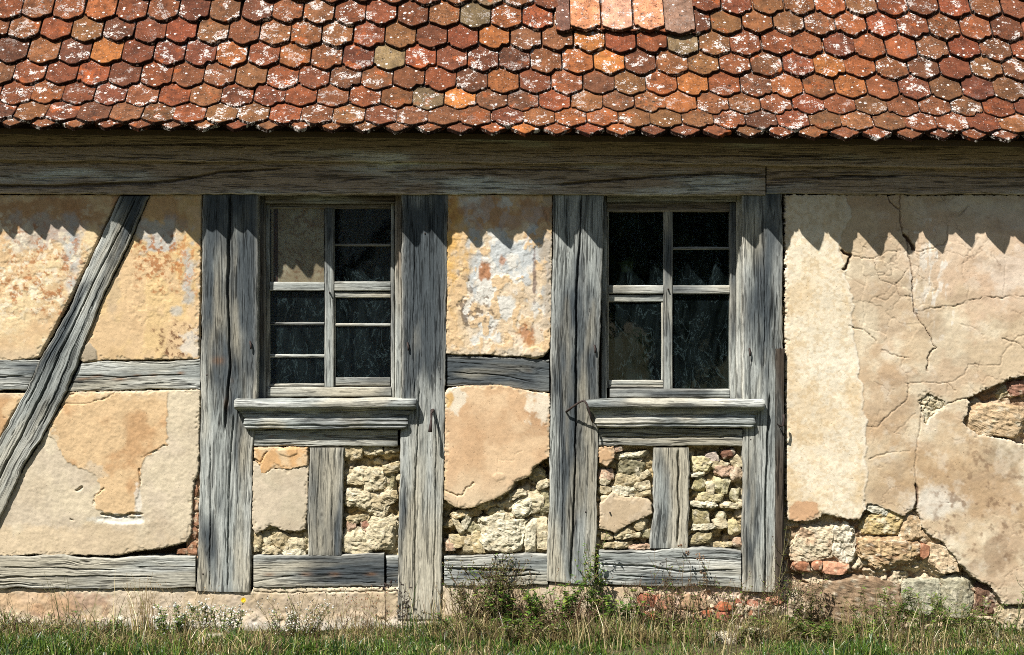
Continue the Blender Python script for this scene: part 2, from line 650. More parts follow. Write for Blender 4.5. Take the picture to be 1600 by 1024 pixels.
def timber(g, A, B, front=.006, depth=.14, seed=0, su=.011, sv=.0032, cracks=(), knots=(), checks=.35,
           blue=(.5, .5), warm=(.2, .4), brown=(0, 0), edge=.9, wear=.5, relief=1.0, rust=(), lite=.5, y0=None, edgelite=.7, tone=1.0):
    """A beam face between edge polylines A and B (photo pixels), with sides going back; grain runs along A."""
    yb = -(front + .004) if y0 is None else y0
    La = np.sum(np.hypot(*np.diff(np.array(A, float), axis=0).T)) * S
    Wd = max(np.hypot(A[0][0] - B[0][0], A[0][1] - B[0][1]), np.hypot(A[-1][0] - B[-1][0], A[-1][1] - B[-1][1])) * S
    nu = max(3, int(La / su) + 1)
    nv = max(4, int(Wd / sv) + 1)
    a, _ = resample(A, nu)
    b, _ = resample(B, nu)
    t = np.linspace(0, 1, nu)[:, None] * np.ones((1, nv))
    v = np.ones((nu, 1)) * np.linspace(0, 1, nv)[None, :]
    um = t * La
    vm = v * Wd
    # ragged long edges
    wpx = Wd / S
    e0 = (fbm(t * La * 5, t * 0 + 3, 4, seed + 1) * edge * 1.6 + fbm(t * La * 30, t * 0, 2, seed + 2) * edge * .6) / wpx
    e1 = (fbm(t * La * 5, t * 0 + 9, 4, seed + 3) * edge * 1.6 + fbm(t * La * 30, t * 0 + 5, 2, seed + 4) * edge * .6) / wpx
    vv = v + e0 * (1 - v) ** 3 + e1 * v ** 3
    P = a[:, None, :] * (1 - vv[..., None]) + b[:, None, :] * vv[..., None]
    # grain coordinate, bent round the knots
    gv = vm.copy() + fbm(um * .8, vm * 3, 3, seed + 6) * .0022
    kd = np.zeros_like(vm)
    for (kt, kv, kr) in knots:
        du = (um - kt * La) / (kr * 3.2)
        dv = (vm - kv * Wd) / (kr * 1.1)
        rr = du * du + dv * dv
        gv += np.sign(dv) * -kr * .8 * np.exp(-rr) * np.minimum(1, np.abs(dv) * 2)
        core = ((um - kt * La) / (kr * 1.1)) ** 2 + ((vm - kv * Wd) / (kr * .75)) ** 2
        kd = np.maximum(kd, np.exp(-core * 2.2))
    h = np.zeros_like(vm)
    h += fbm(um * 1.3, vm * 5, 3, seed + 8) * .0028 * relief + fbm(um * 14, vm * 30, 3, seed + 10) * .0008 * relief
    ridg = fbm(um * 4, gv * 120, 3, seed + 9)
    h += ridg * .0009 * relief
    # drying checks
    cm = np.zeros_like(vm)
    for j, (fu, fv, w0) in enumerate(((.5, 20, .020), (.9, 38, .028))):
        n1 = fbm(um * fu, gv * fv, 2, seed + 20 + j)
        gate = ss(.15 - checks * .5, .45 - checks * .5, fbm(um * 1.6, gv * 14, 2, seed + 25 + j))
        k_ = (1 - ss(w0 * .4, w0 * 1.5, np.abs(n1))) * gate
        cm = np.maximum(cm, k_ * (1 if j == 0 else .7))
    h -= cm * .007 * relief
    for ck in cracks:
        pts, wid, dep = ck
        cx = np.array([p[0] for p in pts]) * La
        cy = np.array([p[1] for p in pts]) * Wd
        cv = np.interp(um, cx, cy) + fbm(um * 9, um * 0, 3, seed + 31) * .003 + fbm(um * 40, um * 0, 2, seed + 32) * .0016
        on = ss(cx[0] - .01, cx[0] + .05, um) * (1 - ss(cx[-1] - .06, cx[-1] + .01, um))
        ww = wid * S * (.55 + .55 * vn(um * 5, um * 0, seed + 33)) * on + 1e-5
        d_ = np.abs(vm - cv)
        k_ = (1 - ss(ww * .35, ww * 1.0 + .001, d_)) * (on > .02)
        h -= k_ * dep * on
        cm = np.maximum(cm, k_ * .9)
        h += np.exp(-(d_ / (ww + .006)) ** 2) * .0015 * on
    # rounded, worn arrises
    ed = np.minimum(vm, Wd - vm)
    endd = np.minimum(um, La - um)
    h -= np.exp(-ed / .003) * .006 * wear + np.exp(-ed / .018) * .002 * wear + np.where(ed < .0005, .004, 0)
    h -= np.exp(-endd / .004) * .004 * wear
    h -= kd * .002
    # colour
    bl = np.interp(t, np.linspace(0, 1, len(blue)), blue)
    wa = np.interp(t, np.linspace(0, 1, len(warm)), warm)
    br = np.interp(t, np.linspace(0, 1, len(brown)), brown)
    n_b = fbm(um * 2.0, vm * 7, 4, seed + 41)
    n_w = fbm(um * 1.6, vm * 9, 4, seed + 42)
    col = np.ones((nu, nv, 1)) * C_MID
    col = mixc(col, ss(-.2, .6, fbm(um * 2.2, gv * 26, 4, seed + 44)) * lite * .8, C_LITE)
    col = mixc(col, ss(.45, -.25, n_b * .75 + .42 - bl * 1.05) * ss(0, .02, bl) * .88, C_BLUE)
    col = mixc(col, ss(.35, -.25, n_w * .5 + .4 - wa * .8) * ss(0, .02, wa) * .8, C_WARM)
    col = mixc(col, ss(.35, -.25, n_w * .5 + .35 - br * .9) * ss(0, .02, br) * .9, C_BROWN)
    col = mixc(col, (np.exp(-ed / .010)) * edgelite * (.5 + .5 * vn(um * 14, um * 0, seed + 47)), c(196, 190, 172))
    for (rt, rv, ru, rw) in rust:
        m_ = np.exp(-(((um - rt * La) / ru) ** 2 + ((vm - rv * Wd) / rw) ** 2)) * (.6 + .6 * vn(um * 60, vm * 200, seed + 5))
        col = mixc(col, m_ * .7, c(140, 100, 66))
    col = mixc(col, kd * .6, c(92, 84, 74))
    col = col * (1 - .40 * cm)[..., None] * tone
    x, z = W(P[..., 0], P[..., 1], yb)
    V = np.stack([x, yb - h, z], -1)
    gr = np.stack([um + seed * 3.1, gv + seed * 1.7, np.full_like(um, seed * .37)], -1)
    idx = np.arange(nu * nv).reshape(nu, nv)
    q = np.stack([idx[:-1, :-1], idx[:-1, 1:], idx[1:, 1:], idx[1:, :-1]], -1).reshape(-1, 4)
    g.add(V.reshape(-1, 3), q, col=col.reshape(-1, 3), gr=gr.reshape(-1, 3))

    def skirt(line, colr, grl, flip):
        n = len(line)
        bk = line.copy()
        bk[:, 1] = yb + depth
        vs = np.concatenate([line, bk])
        i = np.arange(n - 1)
        qq = np.stack([i, i + 1, i + 1 + n, i + n], -1)
        if flip:
            qq = qq[:, ::-1]
        g2 = grl.copy()
        g2[:, 1] += depth
        g.add(vs, qq, col=np.concatenate([colr, colr]), gr=np.concatenate([grl, g2]))
    skirt(V[:, 0], col[:, 0], gr[:, 0], False)
    skirt(V[:, -1], col[:, -1], gr[:, -1], True)
    skirt(V[0], col[0], gr[0], True)
    skirt(V[-1], col[-1], gr[-1], False)


def beam(name, A, B, parent=house, label=None, **kw):
    g = Geo()
    timber(g, A, B, **kw)
    return g.build(name, M_WOOD, parent, True, label)


def vpost(name, xl, xr, y0, y1, **kw):
    """xl, xr: number or list of (x,y)"""
    A = xl if isinstance(xl, list) else [(xl, y0), (xl, y1)]
    B = xr if isinstance(xr, list) else [(xr, y0), (xr, y1)]
    return beam(name, A, B, **kw)


def hbeam(name, x0, x1, yt, yb_, **kw):
    A = yt if isinstance(yt, list) else [(x0, yt), (x1, yt)]
    B = yb_ if isinstance(yb_, list) else [(x0, yb_), (x1, yb_)]
    return beam(name, A, B, **kw)


# posts
vpost("timber_post", [(317, 302), (315, 560), (311, 760), (307, 924)], [(404, 302), (402, 620), (395, 700), (391, 926)], 302, 925, seed=1,
      front=.012, blue=(.75, .8, .45, .12, .0), warm=(0, .05, .15, .35, .75),
      cracks=[([(0, .50), (.25, .45), (.42, .52), (.55, .46), (.60, .47)], 3.0, .03), ([(.55, .62), (.8, .56), (1, .58)], 2.2, .014), ([(.62, .2), (1, .24)], 1.6, .01)],
      knots=[(.32, .32, .012), (.47, .55, .02), (.58, .35, .014), (.8, .3, .010)], rust=[(.42, .3, .02, .03), (.53, .45, .03, .01)])
vpost("timber_post", [(627, 302), (628, 560), (624, 760), (621, 968)], [(699, 302), (697, 520), (693, 760), (688, 968)], 302, 968, seed=2,
      front=.014, blue=(.6, .8, .6, .2, .0), warm=(.1, .1, .15, .4, .8),
      cracks=[([(.12, .30), (.3, .26), (.5, .30)], 1.4, .008), ([(.45, .42), (.7, .36), (1, .40)], 2.0, .012), ([(.5, .8), (.8, .84), (1, .8)], 1.8, .01)],
      knots=[(.08, .55, .012), (.58, .1, .01), (.4, .85, .01), (.86, .5, .012)])
vpost("timber_post", [(864, 302), (861, 560), (858, 760), (855, 908)], [(944, 302), (937, 560), (933, 760), (930, 915)], 302, 912, seed=3,
      front=.012, blue=(.6, .55, .7, .25, .0), warm=(0, .0, .15, .3, .7),
      cracks=[([(0, .56), (.3, .50), (.6, .54), (.95, .50), (1, .5)], 2.6, .03), ([(.5, .25), (.9, .3)], 1.5, .008)],
      knots=[(.45, .85, .010), (.3, .75, .008), (.86, .8, .008), (.15, .3, .012)])
vpost("timber_post", [(1160, 302), (1161, 560), (1161, 760), (1159, 924)], [(1222, 302), (1224, 560), (1216, 760), (1213, 926)], 302, 926, seed=4,
      front=.012, blue=(.5, .35, .25, .15, .0), warm=(0, .05, .15, .3, .6),
      cracks=[([(0, .50), (.3, .56), (.45, .52)], 1.6, .01), ([(.5, .68), (.75, .66), (1, .68)], 3.2, .02)],
      knots=[(.42, .2, .012), (.6, .25, .008), (.7, .8, .008)], edgelite=.9)
vpost("timber_post", 1735, 1812, 302, 926, seed=5, front=.012, blue=(.5, .4, .1), warm=(0, .2, .6))
vpost("timber_post", -262, -180, 302, 926, seed=6, front=.012, blue=(.5, .4, .1), warm=(0, .2, .6))
# narrow batten nailed on the right post's edge
vpost("batten", [(1213, 545), (1212, 920)], [(1226, 545), (1225, 922)], 545, 921, seed=7, front=.045, depth=.045,
      blue=(.2, .1), warm=(.2, .3), brown=(.9, .8, .6), edge=.5, tone=.42, lite=.1, edgelite=.15, label="thin brown batten nailed on the right post edge")

# diagonal brace
vpost("brace", [(188, 307), (157, 375), (118, 457), (89, 515), (65, 557), (44, 598), (19, 650), (0, 690), (-60, 812), (-105, 912)],
      [(232, 307), (205, 372), (190, 406), (164, 457), (128, 540), (103, 608), (68, 679), (37, 728), (0, 803), (-50, 915)], 0, 0, seed=8,
      front=.028, blue=(.6, .35, .1, 0, 0), warm=(0, .1, .2, .5, .6), edge=2.0, relief=1.4,
      cracks=[([(0, .58), (.2, .45), (.5, .46), (.8, .5), (1, .5)], 2.6, .02), ([(.2, .75), (.6, .8)], 1.6, .01), ([(.25, .25), (.55, .2)], 1.4, .01)],
      knots=[(.13, .8, .013), (.35, .2, .009)], label="slanting weathered brace at the left")

# eaves timbers
hbeam("eaves_board", -300, 1900, [(-300, 188), (0, 196), (1600, 214), (1900, 218)], [(-300, 247), (0, 250), (800, 254), (1600, 263), (1900, 266)],
      seed=10, front=.075, depth=.12, su=.02, blue=(0, 0), warm=(.2, .2), brown=(.75, .75), tone=2.5, edgelite=.1, lite=.4, checks=.6, edge=1.3, cracks=[([(.12, .6), (.28, .5), (.34, .52)], 2.4, .02), ([(.55, .75), (.72, .7)], 2.0, .015)],
      label="upper dark brown eaves board")
hbeam("wall_plate", -300, 1196, [(-300, 247), (1196, 257)], [(-300, 303), (1196, 305)], seed=11, front=.030, depth=.15, su=.016,
      blue=(0, 0), warm=(.3, .3), brown=(.7, .6, .62), lite=.22, tone=2.3, edgelite=.25, checks=.6,
      cracks=[([(.12, .75), (.25, .78), (.38, .62), (.43, .35), (.5, .22)], 3.2, .03), ([(.6, .3), (.75, .2), (.82, .26)], 2.6, .02), ([(.78, .7), (.87, .45), (.93, .35), (1, .3)], 3.2, .03)],
      knots=[(.46, .3, .030), (.62, .45, .022), (.70, .42, .026), (.22, .5, .014), (.97, .6, .012)], label="long wall plate left of the joint")
hbeam("wall_plate", 1198, 1900, [(1198, 259), (1900, 266)], [(1198, 303), (1900, 305)], seed=12, front=.026, depth=.15, su=.016,
      blue=(.15, .1), warm=(.3, .3), brown=(.55, .62), lite=.25, tone=2.3, edgelite=.25, cracks=[([(0, .5), (.2, .35), (.32, .3)], 2.4, .018), ([(.45, .4), (.7, .3)], 1.6, .012)],
      knots=[(.28, .35, .014), (.42, .6, .012)], label="wall plate right of the joint")

# mid rails
hbeam("rail", -300, 58, [(-300, 560), (62, 562)], [(-300, 610), (40, 611)], seed=13, front=.010, blue=(.1, .1), warm=(.2, .2), lite=.9,
      cracks=[([(.3, .6), (.98, .55)], 2.4, .014)], edge=1.5)
hbeam("rail", 105, 312, [(127, 567), (160, 565), (312, 562)], [(106, 611), (200, 610), (312, 607)], seed=14, front=.010, blue=(.15, .2), warm=(.15, .15), lite=.9,
      rust=[(.08, .58, .04, .008), (.18, .5, .03, .01), (.37, .62, .04, .010), (.5, .5, .02, .008), (.63, .5, .02, .01), (.85, .45, .02, .01)], edge=1.5, checks=.8,
      cracks=[([(0, .45), (.4, .55), (.9, .5)], 1.4, .008)])
hbeam("rail", 698, 858, [(698, 555), (760, 557), (858, 562)], [(698, 604), (740, 604), (800, 606), (835, 611), (858, 612)], seed=15, front=-.004, blue=(.8, .8, .6), warm=(0, .1), lite=.3,
      knots=[(.8, .4, .02)], cracks=[([(0, .55), (.5, .6), (.85, .75)], 1.2, .006)], edge=1.5)
# sill rails at the foot
hbeam("sill_rail", -300, 305, [(-300, 868), (100, 868), (120, 872), (200, 871), (305, 870)], [(-300, 922), (305, 918)], seed=16, front=.014, blue=(.3, .25, .05), warm=(.3, .5), lite=.8,
      cracks=[([(.4, .7), (.75, .6), (.9, .66)], 2.0, .012), ([(.5, .35), (.8, .4)], 1.6, .01), ([(.3, .85), (.62, .9)], 1.5, .01)], edge=1.6, checks=.9, knots=[(.72, .15, .02)])
hbeam("sill_rail", 396, 600, 867, [(396, 918), (600, 918)], seed=17, front=.006, blue=(.5, .55, .45), warm=(.2, .3), lite=.5,
      rust=[(.12, .6, .03, .01), (.4, .6, .03, .012), (.62, .6, .03, .012), (.9, .6, .03, .01)], edge=1.6, checks=.8)
hbeam("sill_rail", 603, 622, 869, 919, seed=18, front=-.012, blue=(.2, .3), warm=(.2, .2), lite=.8, edge=1.6)
hbeam("sill_rail", 694, 856, [(694, 868), (856, 866)], [(694, 917), (856, 914)], seed=19, front=.010, blue=(.2, .1), warm=(.3, .3), lite=.8,
      cracks=[([(0, .42), (.4, .47), (.9, .55)], 3.2, .02), ([(.35, .72), (.98, .66)], 2.2, .014)], edge=1.6)
hbeam("sill_rail", 936, 1158, [(936, 862), (1010, 860), (1100, 856), (1158, 860)], [(936, 914), (1158, 918)], seed=20, front=.010, blue=(.12, .1), warm=(.2, .2), lite=.95,
      cracks=[([(0, .4), (.35, .45), (.6, .62), (.98, .55)], 2.2, .014), ([(.1, .7), (.4, .78)], 1.6, .01), ([(.5, .25), (.95, .3)], 1.6, .01)], knots=[(.45, .4, .018)], edge=1.6)
hbeam("sill_rail", 1228, 1735, 1046, 1060, seed=21, front=-.08, su=.03) if False else None
# under the windows
hbeam("apron_rail", 397, 621, 672, 698, seed=22, front=.004, blue=(.2, .15), warm=(.25, .3), lite=.8, edge=.7,
      rust=[(.12, .4, .02, .006), (.35, .4, .02, .005), (.53, .4, .02, .005)], cracks=[([(.7, .3), (.95, .35)], 1.6, .008), ([(0, .85), (.3, .8)], 1.4, .008)])
hbeam("apron_rail", 936, 1160, 670, [(936, 698), (1160, 697)], seed=23, front=.006, blue=(.3, .2), warm=(.2, .25), lite=.9, edge=1.2,
      cracks=[([(0, .45), (.4, .55), (.5, .5), (.98, .45)], 1.8, .012), ([(.0, .75), (.18, .8)], 1.8, .012)], knots=[(.12, .65, .01)])
vpost("stud", [(483, 700), (481, 868)], [(536, 700), (534, 868)], 700, 868, seed=24, front=.010, blue=(.35, .15, .1), warm=(.15, .3), lite=.8,
      knots=[(.25, .45, .012), (.62, .4, .012)], cracks=[([(0, .3), (.98, .26)], 1.4, .008), ([(.3, .7), (1, .72)], 1.4, .008)])
vpost("stud", [(1022, 700), (1020, 780), (1016, 857)], [(1077, 700), (1078, 740), (1075, 857)], 700, 857, seed=25, front=.010, blue=(.1, .05, .05), warm=(.35, .3), lite=.95,
      knots=[(.25, .45, .012), (.5, .35, .010), (.7, .3, .012), (.88, .4, .01)], cracks=[([(0, .70), (.4, .68), (.6, .74), (1, .72)], 3.0, .02)], edge=1.6)


# ------------------------------------------------------------------ plaster and mortar fields
def field(name, x0, x1, y0, y1, mask, height, colour, mat, step=1.25, ybase=0.0, drop=.03, edgew=.45, parent=house, label=None, rag=1.2, ragn=9, seed=0, keep=1.6):
    nx = int((x1 - x0) / step) + 1
    ny = int((y1 - y0) / step) + 1
    X, Y = np.meshgrid(np.linspace(x0, x1, nx), np.linspace(y0, y1, ny), indexing='ij')
    s = mask(X, Y) + fbm(X / ragn, Y / ragn, 4, seed + .5) * rag + fbm(X / 2.5, Y / 2.5, 2, seed + .7) * rag * .6 + (1.7 if rag > 0 else 0)
    h = height(X, Y, s)
    e = ss(-edgew, edgew * 1.2, s)
    if rag > 0:
        sk = s + fbm(X / 8, Y / 8, 4, seed + .9) * 7 + fbm(X / 3, Y / 3, 2, seed + .8) * 2
        lay = (1 - ss(1.2, 2.4, sk))
        h = h - lay * .0035
    h = h * e - drop * (1 - e)
    wx, wz = W(X, Y, ybase)
    V = np.stack([wx, ybase - h, wz], -1).reshape(-1, 3)
    colr = colour(X, Y, s)
    if rag > 0:
        colr = mixc(colr, lay * .45, c(206, 182, 140))
    colr = colr.reshape(-1, 3)
    idx = np.arange(nx * ny).reshape(nx, ny)
    q = np.stack([idx[:-1, :-1], idx[1:, :-1], idx[1:, 1:], idx[:-1, 1:]], -1).reshape(-1, 4)
    kp = (s > -keep).reshape(-1)
    q = q[kp[q].all(1)]
    used = np.zeros(len(V), bool)
    used[q.ravel()] = True
    rm = np.cumsum(used) - 1
    g = Geo()
    g.add(V[used], rm[q], col=colr[used])
    return g.build(name, mat, parent, True, label)


def cracks_h(X, Y, lines, seed=0):
    """groove depth (m) and a 0..1 mask for the polylines [(pts, width_px, depth_m)]"""
    wx = X + fbm(X / 7, Y / 7, 3, seed + 60) * 1.6
    wy = Y + fbm(X / 7, Y / 7, 3, seed + 61) * 1.6
    dep = np.zeros(X.shape)
    for pts, w, d in lines:
        xs = [p[0] for p in pts]
        ys = [p[1] for p in pts]
        m = (X > min(xs) - 12) & (X < max(xs) + 12) & (Y > min(ys) - 12) & (Y < max(ys) + 12)
        if not m.any():
            continue
        ds = seg_dist(wx[m], wy[m], pts)
        ww = w * (.6 + .8 * vn(X[m] / 14, Y[m] / 14, seed + 62))
        k = 1 - ss(ww * .3, ww * .9 + .55, ds)
        dep[m] = np.maximum(dep[m], k * d)
    return dep


def base_rough(X, Y, seed=0, a=1.0):
    return a * (fbm(X / 70, Y / 70, 3, seed) * .0030 + fbm(X / 16, Y / 16, 2, seed + 1) * .0005 + fbm(X / 3.5, Y / 3.5, 3, seed + 2) * .0004)


TAN = c(226, 188, 134)
TAN_D = c(205, 160, 108)
BEIGE = c(214, 192, 154)
BEIGE_D = c(190, 165, 128)
CREAM = c(243, 222, 180)
OCHRE = c(224, 170, 84)
WHITE = c(228, 218, 192)
BLUEW = c(190, 190, 176)
RUST = c(176, 112, 62)
DIRT = c(112, 92, 70)


def mottled(X, Y, a, b, seed, sc=30, lo=-.3, hi=.4):
    base = np.ones(X.shape + (1,)) * a
    base = mixc(base, ss(lo, hi, fbm(X / sc, Y / sc, 5, seed)), b)
    base = mixc(base, ss(.15, .6, fbm(X / 50, Y / 40, 5, seed + 3)) * .35, a * np.array([.80, .76, .72]))
    k = 1 + fbm(X / 3.2, Y / 3.2, 3, seed + 7) * .05 + fbm(X / 12, Y / 12, 4, seed + 8) * .035
    return base * k[..., None]


# A: upper left panel
polyA = [(-300, 306), (-180, 306), (186, 306), (152, 375), (110, 462), (84, 512), (60, 557), (48, 560), (20, 562), (-300, 560)]


def colA(X, Y, s):
    k = mottled(X, Y, TAN, c(236, 204, 148), 101, 40)
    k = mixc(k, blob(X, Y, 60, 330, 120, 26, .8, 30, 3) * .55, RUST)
    k = mixc(k, blob(X, Y, 70, 362, 70, 22, .6, 20, 4) * .5, BLUEW)
    k = mixc(k, blob(X, Y, 114, 400, 12, 52, .6, 22, 5, .5) * .7, BLUEW)
    sp = ss(.05, .5, fbm(X / 8, Y / 8, 5, 71, .65)) * blob(X, Y, 80, 430, 75, 75, .5, 24, 6, .5)
    k = mixc(k, sp * .85, RUST)
    sp2 = ss(.0, .45, fbm(X / 9 + 40, Y / 9, 5, 72, .65)) * blob(X, Y, 40, 425, 110, 85, .5, 24, 7, .5)
    k = mixc(k, sp2 * .85, c(244, 222, 178))
    k = mixc(k, (1 - ss(2, 20, np.abs(X + .52 * Y - 368 + 5))) * .45 * ss(380, 440, Y), BEIGE_D)
    k = mixc(k, ss(535, 556, Y) * .4, BEIGE)
    return k


def hA(X, Y, s):
    fl = ss(.1, .2, fbm(X / 10, Y / 10, 4, 73)) * blob(X, Y, 60, 430, 110, 90, .4, 24, 8, .4)
    return .012 + base_rough(X, Y, 11) - fl * .0022 + .0012 * ss(.1, .15, fbm(X / 11 + 40, Y / 11, 4, 72)) * blob(X, Y, 40, 425, 110, 85, .5, 24, 7, .5)


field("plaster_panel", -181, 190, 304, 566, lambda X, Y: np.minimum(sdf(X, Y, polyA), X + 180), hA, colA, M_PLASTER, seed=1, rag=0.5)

# B
polyB = [(236, 306), (314, 306), (312, 450), (310, 560), (160, 562), (132, 566), (124, 560), (131, 545), (168, 457), (193, 408), (208, 374)]


def colB(X, Y, s):
    k = mottled(X, Y, TAN, c(232, 194, 132), 111, 34)
    k = mixc(k, blob(X, Y, 250, 370, 50, 24, .7, 16, 13) * .7, BLUEW)
    k = mixc(k, blob(X, Y, 292, 395, 18, 90, .7, 16, 14) * .45, c(214, 176, 110))
    k = mixc(k, blob(X, Y, 296, 430, 10, 34, .8, 14, 15, .5) * .7, BLUEW)
    k = mixc(k, blob(X, Y, 277, 486, 8, 6, .5, 9, 16, .6) * .6, BLUEW)
    sp = ss(-.05, .45, fbm(X / 7, Y / 7, 5, 75, .65))
    k = mixc(k, sp * blob(X, Y, 245, 405, 34, 40, .6, 16, 17) * .85, RUST)
    k = mixc(k, sp * blob(X, Y, 292, 410, 22, 50, .6, 16, 18) * .7, c(200, 130, 70))
    k = mixc(k, sp * blob(X, Y, 288, 530, 34, 28, .6, 12, 19) * .95, c(120, 82, 52))
    k = mixc(k, blob(X, Y, 302, 540, 18, 24, .6, 10, 20) * .6, WHITE)
    k = mixc(k, blob(X, Y, 178, 440, 9, 60, .5, 14, 21) * .5, BEIGE_D)
    k = mixc(k, (sdf(X, Y, [(124, 560), (130, 542), (140, 534), (152, 548), (153, 562), (130, 568)]) > 0) * .9, c(176, 158, 126))
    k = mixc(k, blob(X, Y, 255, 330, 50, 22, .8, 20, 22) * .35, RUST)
    return k


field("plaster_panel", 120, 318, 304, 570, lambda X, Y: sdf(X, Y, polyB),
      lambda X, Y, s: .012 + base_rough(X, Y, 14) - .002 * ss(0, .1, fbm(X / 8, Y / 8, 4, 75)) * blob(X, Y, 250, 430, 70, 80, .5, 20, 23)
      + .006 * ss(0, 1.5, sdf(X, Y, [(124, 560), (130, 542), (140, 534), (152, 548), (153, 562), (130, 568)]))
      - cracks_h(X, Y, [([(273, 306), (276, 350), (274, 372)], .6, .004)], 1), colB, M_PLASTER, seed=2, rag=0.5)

# C: big lower left panel with the orange skim
polyC = [(108, 614), (200, 612), (312, 610), (310, 720), (308, 742), (302, 752), (300, 777), (300, 800), (298, 832), (291, 846), (262, 853), (236, 858),
         (205, 862), (180, 867), (120, 866), (80, 868), (60, 865), (0, 868), (-170, 868), (-176, 868), (-98, 910), (-50, 912), (2, 806), (40, 730), (72, 680)]
polyCo = [(88, 638), (110, 612), (262, 612), (261, 660), (262, 695), (245, 702), (226, 715), (221, 735), (220, 757), (213, 780), (214, 803), (190, 806), (163, 800), (150, 795),
          (148, 780), (154, 768), (161, 762), (150, 744), (126, 732), (105, 722), (93, 703), (90, 690), (76, 680)]
crC = [([(146, 788), (150, 775), (157, 768), (163, 762)], .8, .008), ([(218, 733), (220, 757)], 1.5, .012), ([(160, 803), (185, 808), (205, 803), (222, 803)], 2.4, .02),
       ([(92, 638), (105, 630), (135, 631), (165, 623), (182, 612)], .8, .006), ([(112, 618), (122, 612)], 1.2, .008), ([(222, 714), (245, 704), (262, 694)], .8, .006),
       ([(120, 768), (127, 762)], 2.4, .014), ([(111, 811), (116, 813)], 1.4, .01)]


def colC(X, Y, s):
    so = sdf(X, Y, polyCo) + fbm(X / 7, Y / 7, 3, 31) * 2.4
    k = mottled(X, Y, BEIGE, c(222, 200, 158), 121, 50)
    k = mixc(k, blob(X, Y, 60, 850, 200, 26, .6, 40, 32) * .45, c(222, 190, 138))
    k = mixc(k, blob(X, Y, 230, 850, 80, 50, .7, 30, 33) * .35, BEIGE_D)
    ko = mottled(X, Y, TAN, TAN_D, 122, 34, -.1, .7)
    ko = mixc(ko, ss(625, 612, Y + fbm(X / 12, Y / 12, 3, 34) * 8) * .4, c(236, 210, 164))
    ko = mixc(ko, blob(X, Y, 150, 735, 16, 12, .5, 10, 35) * .6, BEIGE)
    k = mixc(k, ss(-.8, .8, so), ko)
    k = mixc(k, blob(X, Y, 188, 812, 40, 8, .3, 10, 36) * .9, c(236, 222, 190))
    k = mixc(k, blob(X, Y, 216, 780, 5, 26, .4, 8, 37) * .6, c(240, 226, 196))
    k = mixc(k, blob(X, Y, 78, 690, 12, 18, .5, 8, 38) * .7, c(236, 214, 170))
    return k


def hC(X, Y, s):
    so = sdf(X, Y, polyCo) + fbm(X / 7, Y / 7, 3, 31) * 2.4
    return .012 + base_rough(X, Y, 16, 1.4) + .0035 * ss(-.8, .8, so) - .010 * blob(X, Y, 192, 812, 30, 6, .2, 10, 36, .4) - cracks_h(X, Y, crC, 2) + fbm(X / 5, Y / 5, 3, 17) * .0008


field("plaster_panel", -181, 316, 606, 916, lambda X, Y: np.minimum(sdf(X, Y, polyC), X + 178), hC, colC, M_PLASTER, seed=3, rag=0.9)

# D
polyD = [(-180, 614), (39, 616), (16, 650), (-4, 692), (-64, 812), (-108, 866), (-180, 866)]
field("plaster_panel", -182, 48, 610, 870, lambda X, Y: sdf(X, Y, polyD), lambda X, Y, s: .012 + base_rough(X, Y, 18), lambda X, Y, s: mixc(mottled(X, Y, TAN_D, TAN, 131, 30), ss(626, 614, Y) * .5, BEIGE), M_PLASTER, seed=4, rag=0.5)

# E: flaking panel between the windows
polyE = [(701, 306), (862, 306), (861, 400), (860, 500), (858, 545), (848, 556), (836, 560), (815, 556), (790, 556), (760, 553), (720, 554), (698, 552)]


def colE(X, Y, s):
    k = mottled(X, Y, c(226, 196, 150), c(232, 208, 168), 141, 22)
    wh = ss(-.15, .12, fbm(X / 26, Y / 30, 5, 81) + .35 - np.abs(X - 770) / 120 - ss(470, 560, Y) * .6)
    k = mixc(k, wh * .9, WHITE)
    bl = ss(.0, .25, fbm(X / 20 + 7, Y / 34, 4, 82) + .35 - np.abs(Y - 400) / 90)
    k = mixc(k, bl * .75 * ss(712, 735, X), BLUEW)
    k = mixc(k, ss(738, 706, X + fbm(X / 12, Y / 20, 4, 83) * 18) * ss(580, 430, Y) * .85, OCHRE)
    k = mixc(k, ss(835, 856, X + fbm(X / 12, Y / 20, 4, 84) * 10) * .7, BEIGE_D)
    tn = ss(.08, .2, fbm(X / 17, Y / 22, 4, 85) - .25 + ss(420, 540, Y) * .5)
    k = mixc(k, tn * .9, TAN)
    sp = ss(.1, .28, fbm(X / 6, Y / 6, 4, 86))
    k = mixc(k, blob(X, Y, 757, 425, 9, 14, .5, 7, 87) * .9, RUST)
    k = mixc(k, blob(X, Y, 826, 522, 14, 14, .6, 7, 88) * .8, RUST)
    k = mixc(k, blob(X, Y, 785, 408, 6, 8, .5, 7, 89) * .7, RUST)
    k = mixc(k, sp * blob(X, Y, 748, 488, 30, 22, .8, 10, 90) * .8, DIRT)
    k = mixc(k, sp * blob(X, Y, 726, 440, 12, 18, .8, 10, 91) * .6, DIRT)
    k = mixc(k, blob(X, Y, 835, 440, 3, 28, .8, 10, 92) * .7, c(110, 84, 74))
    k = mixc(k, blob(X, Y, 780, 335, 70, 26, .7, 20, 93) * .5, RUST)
    k = mixc(k, ss(540, 552, Y + fbm(X / 8, Y / 8, 3, 94) * 8) * .8, BEIGE)
    fl = np.abs(fbm(X / 12, Y / 12, 4, 95))
    k = mixc(k, (1 - ss(.0, .03, fl)) * .45 * ss(370, 420, Y), c(150, 110, 76))
    return k


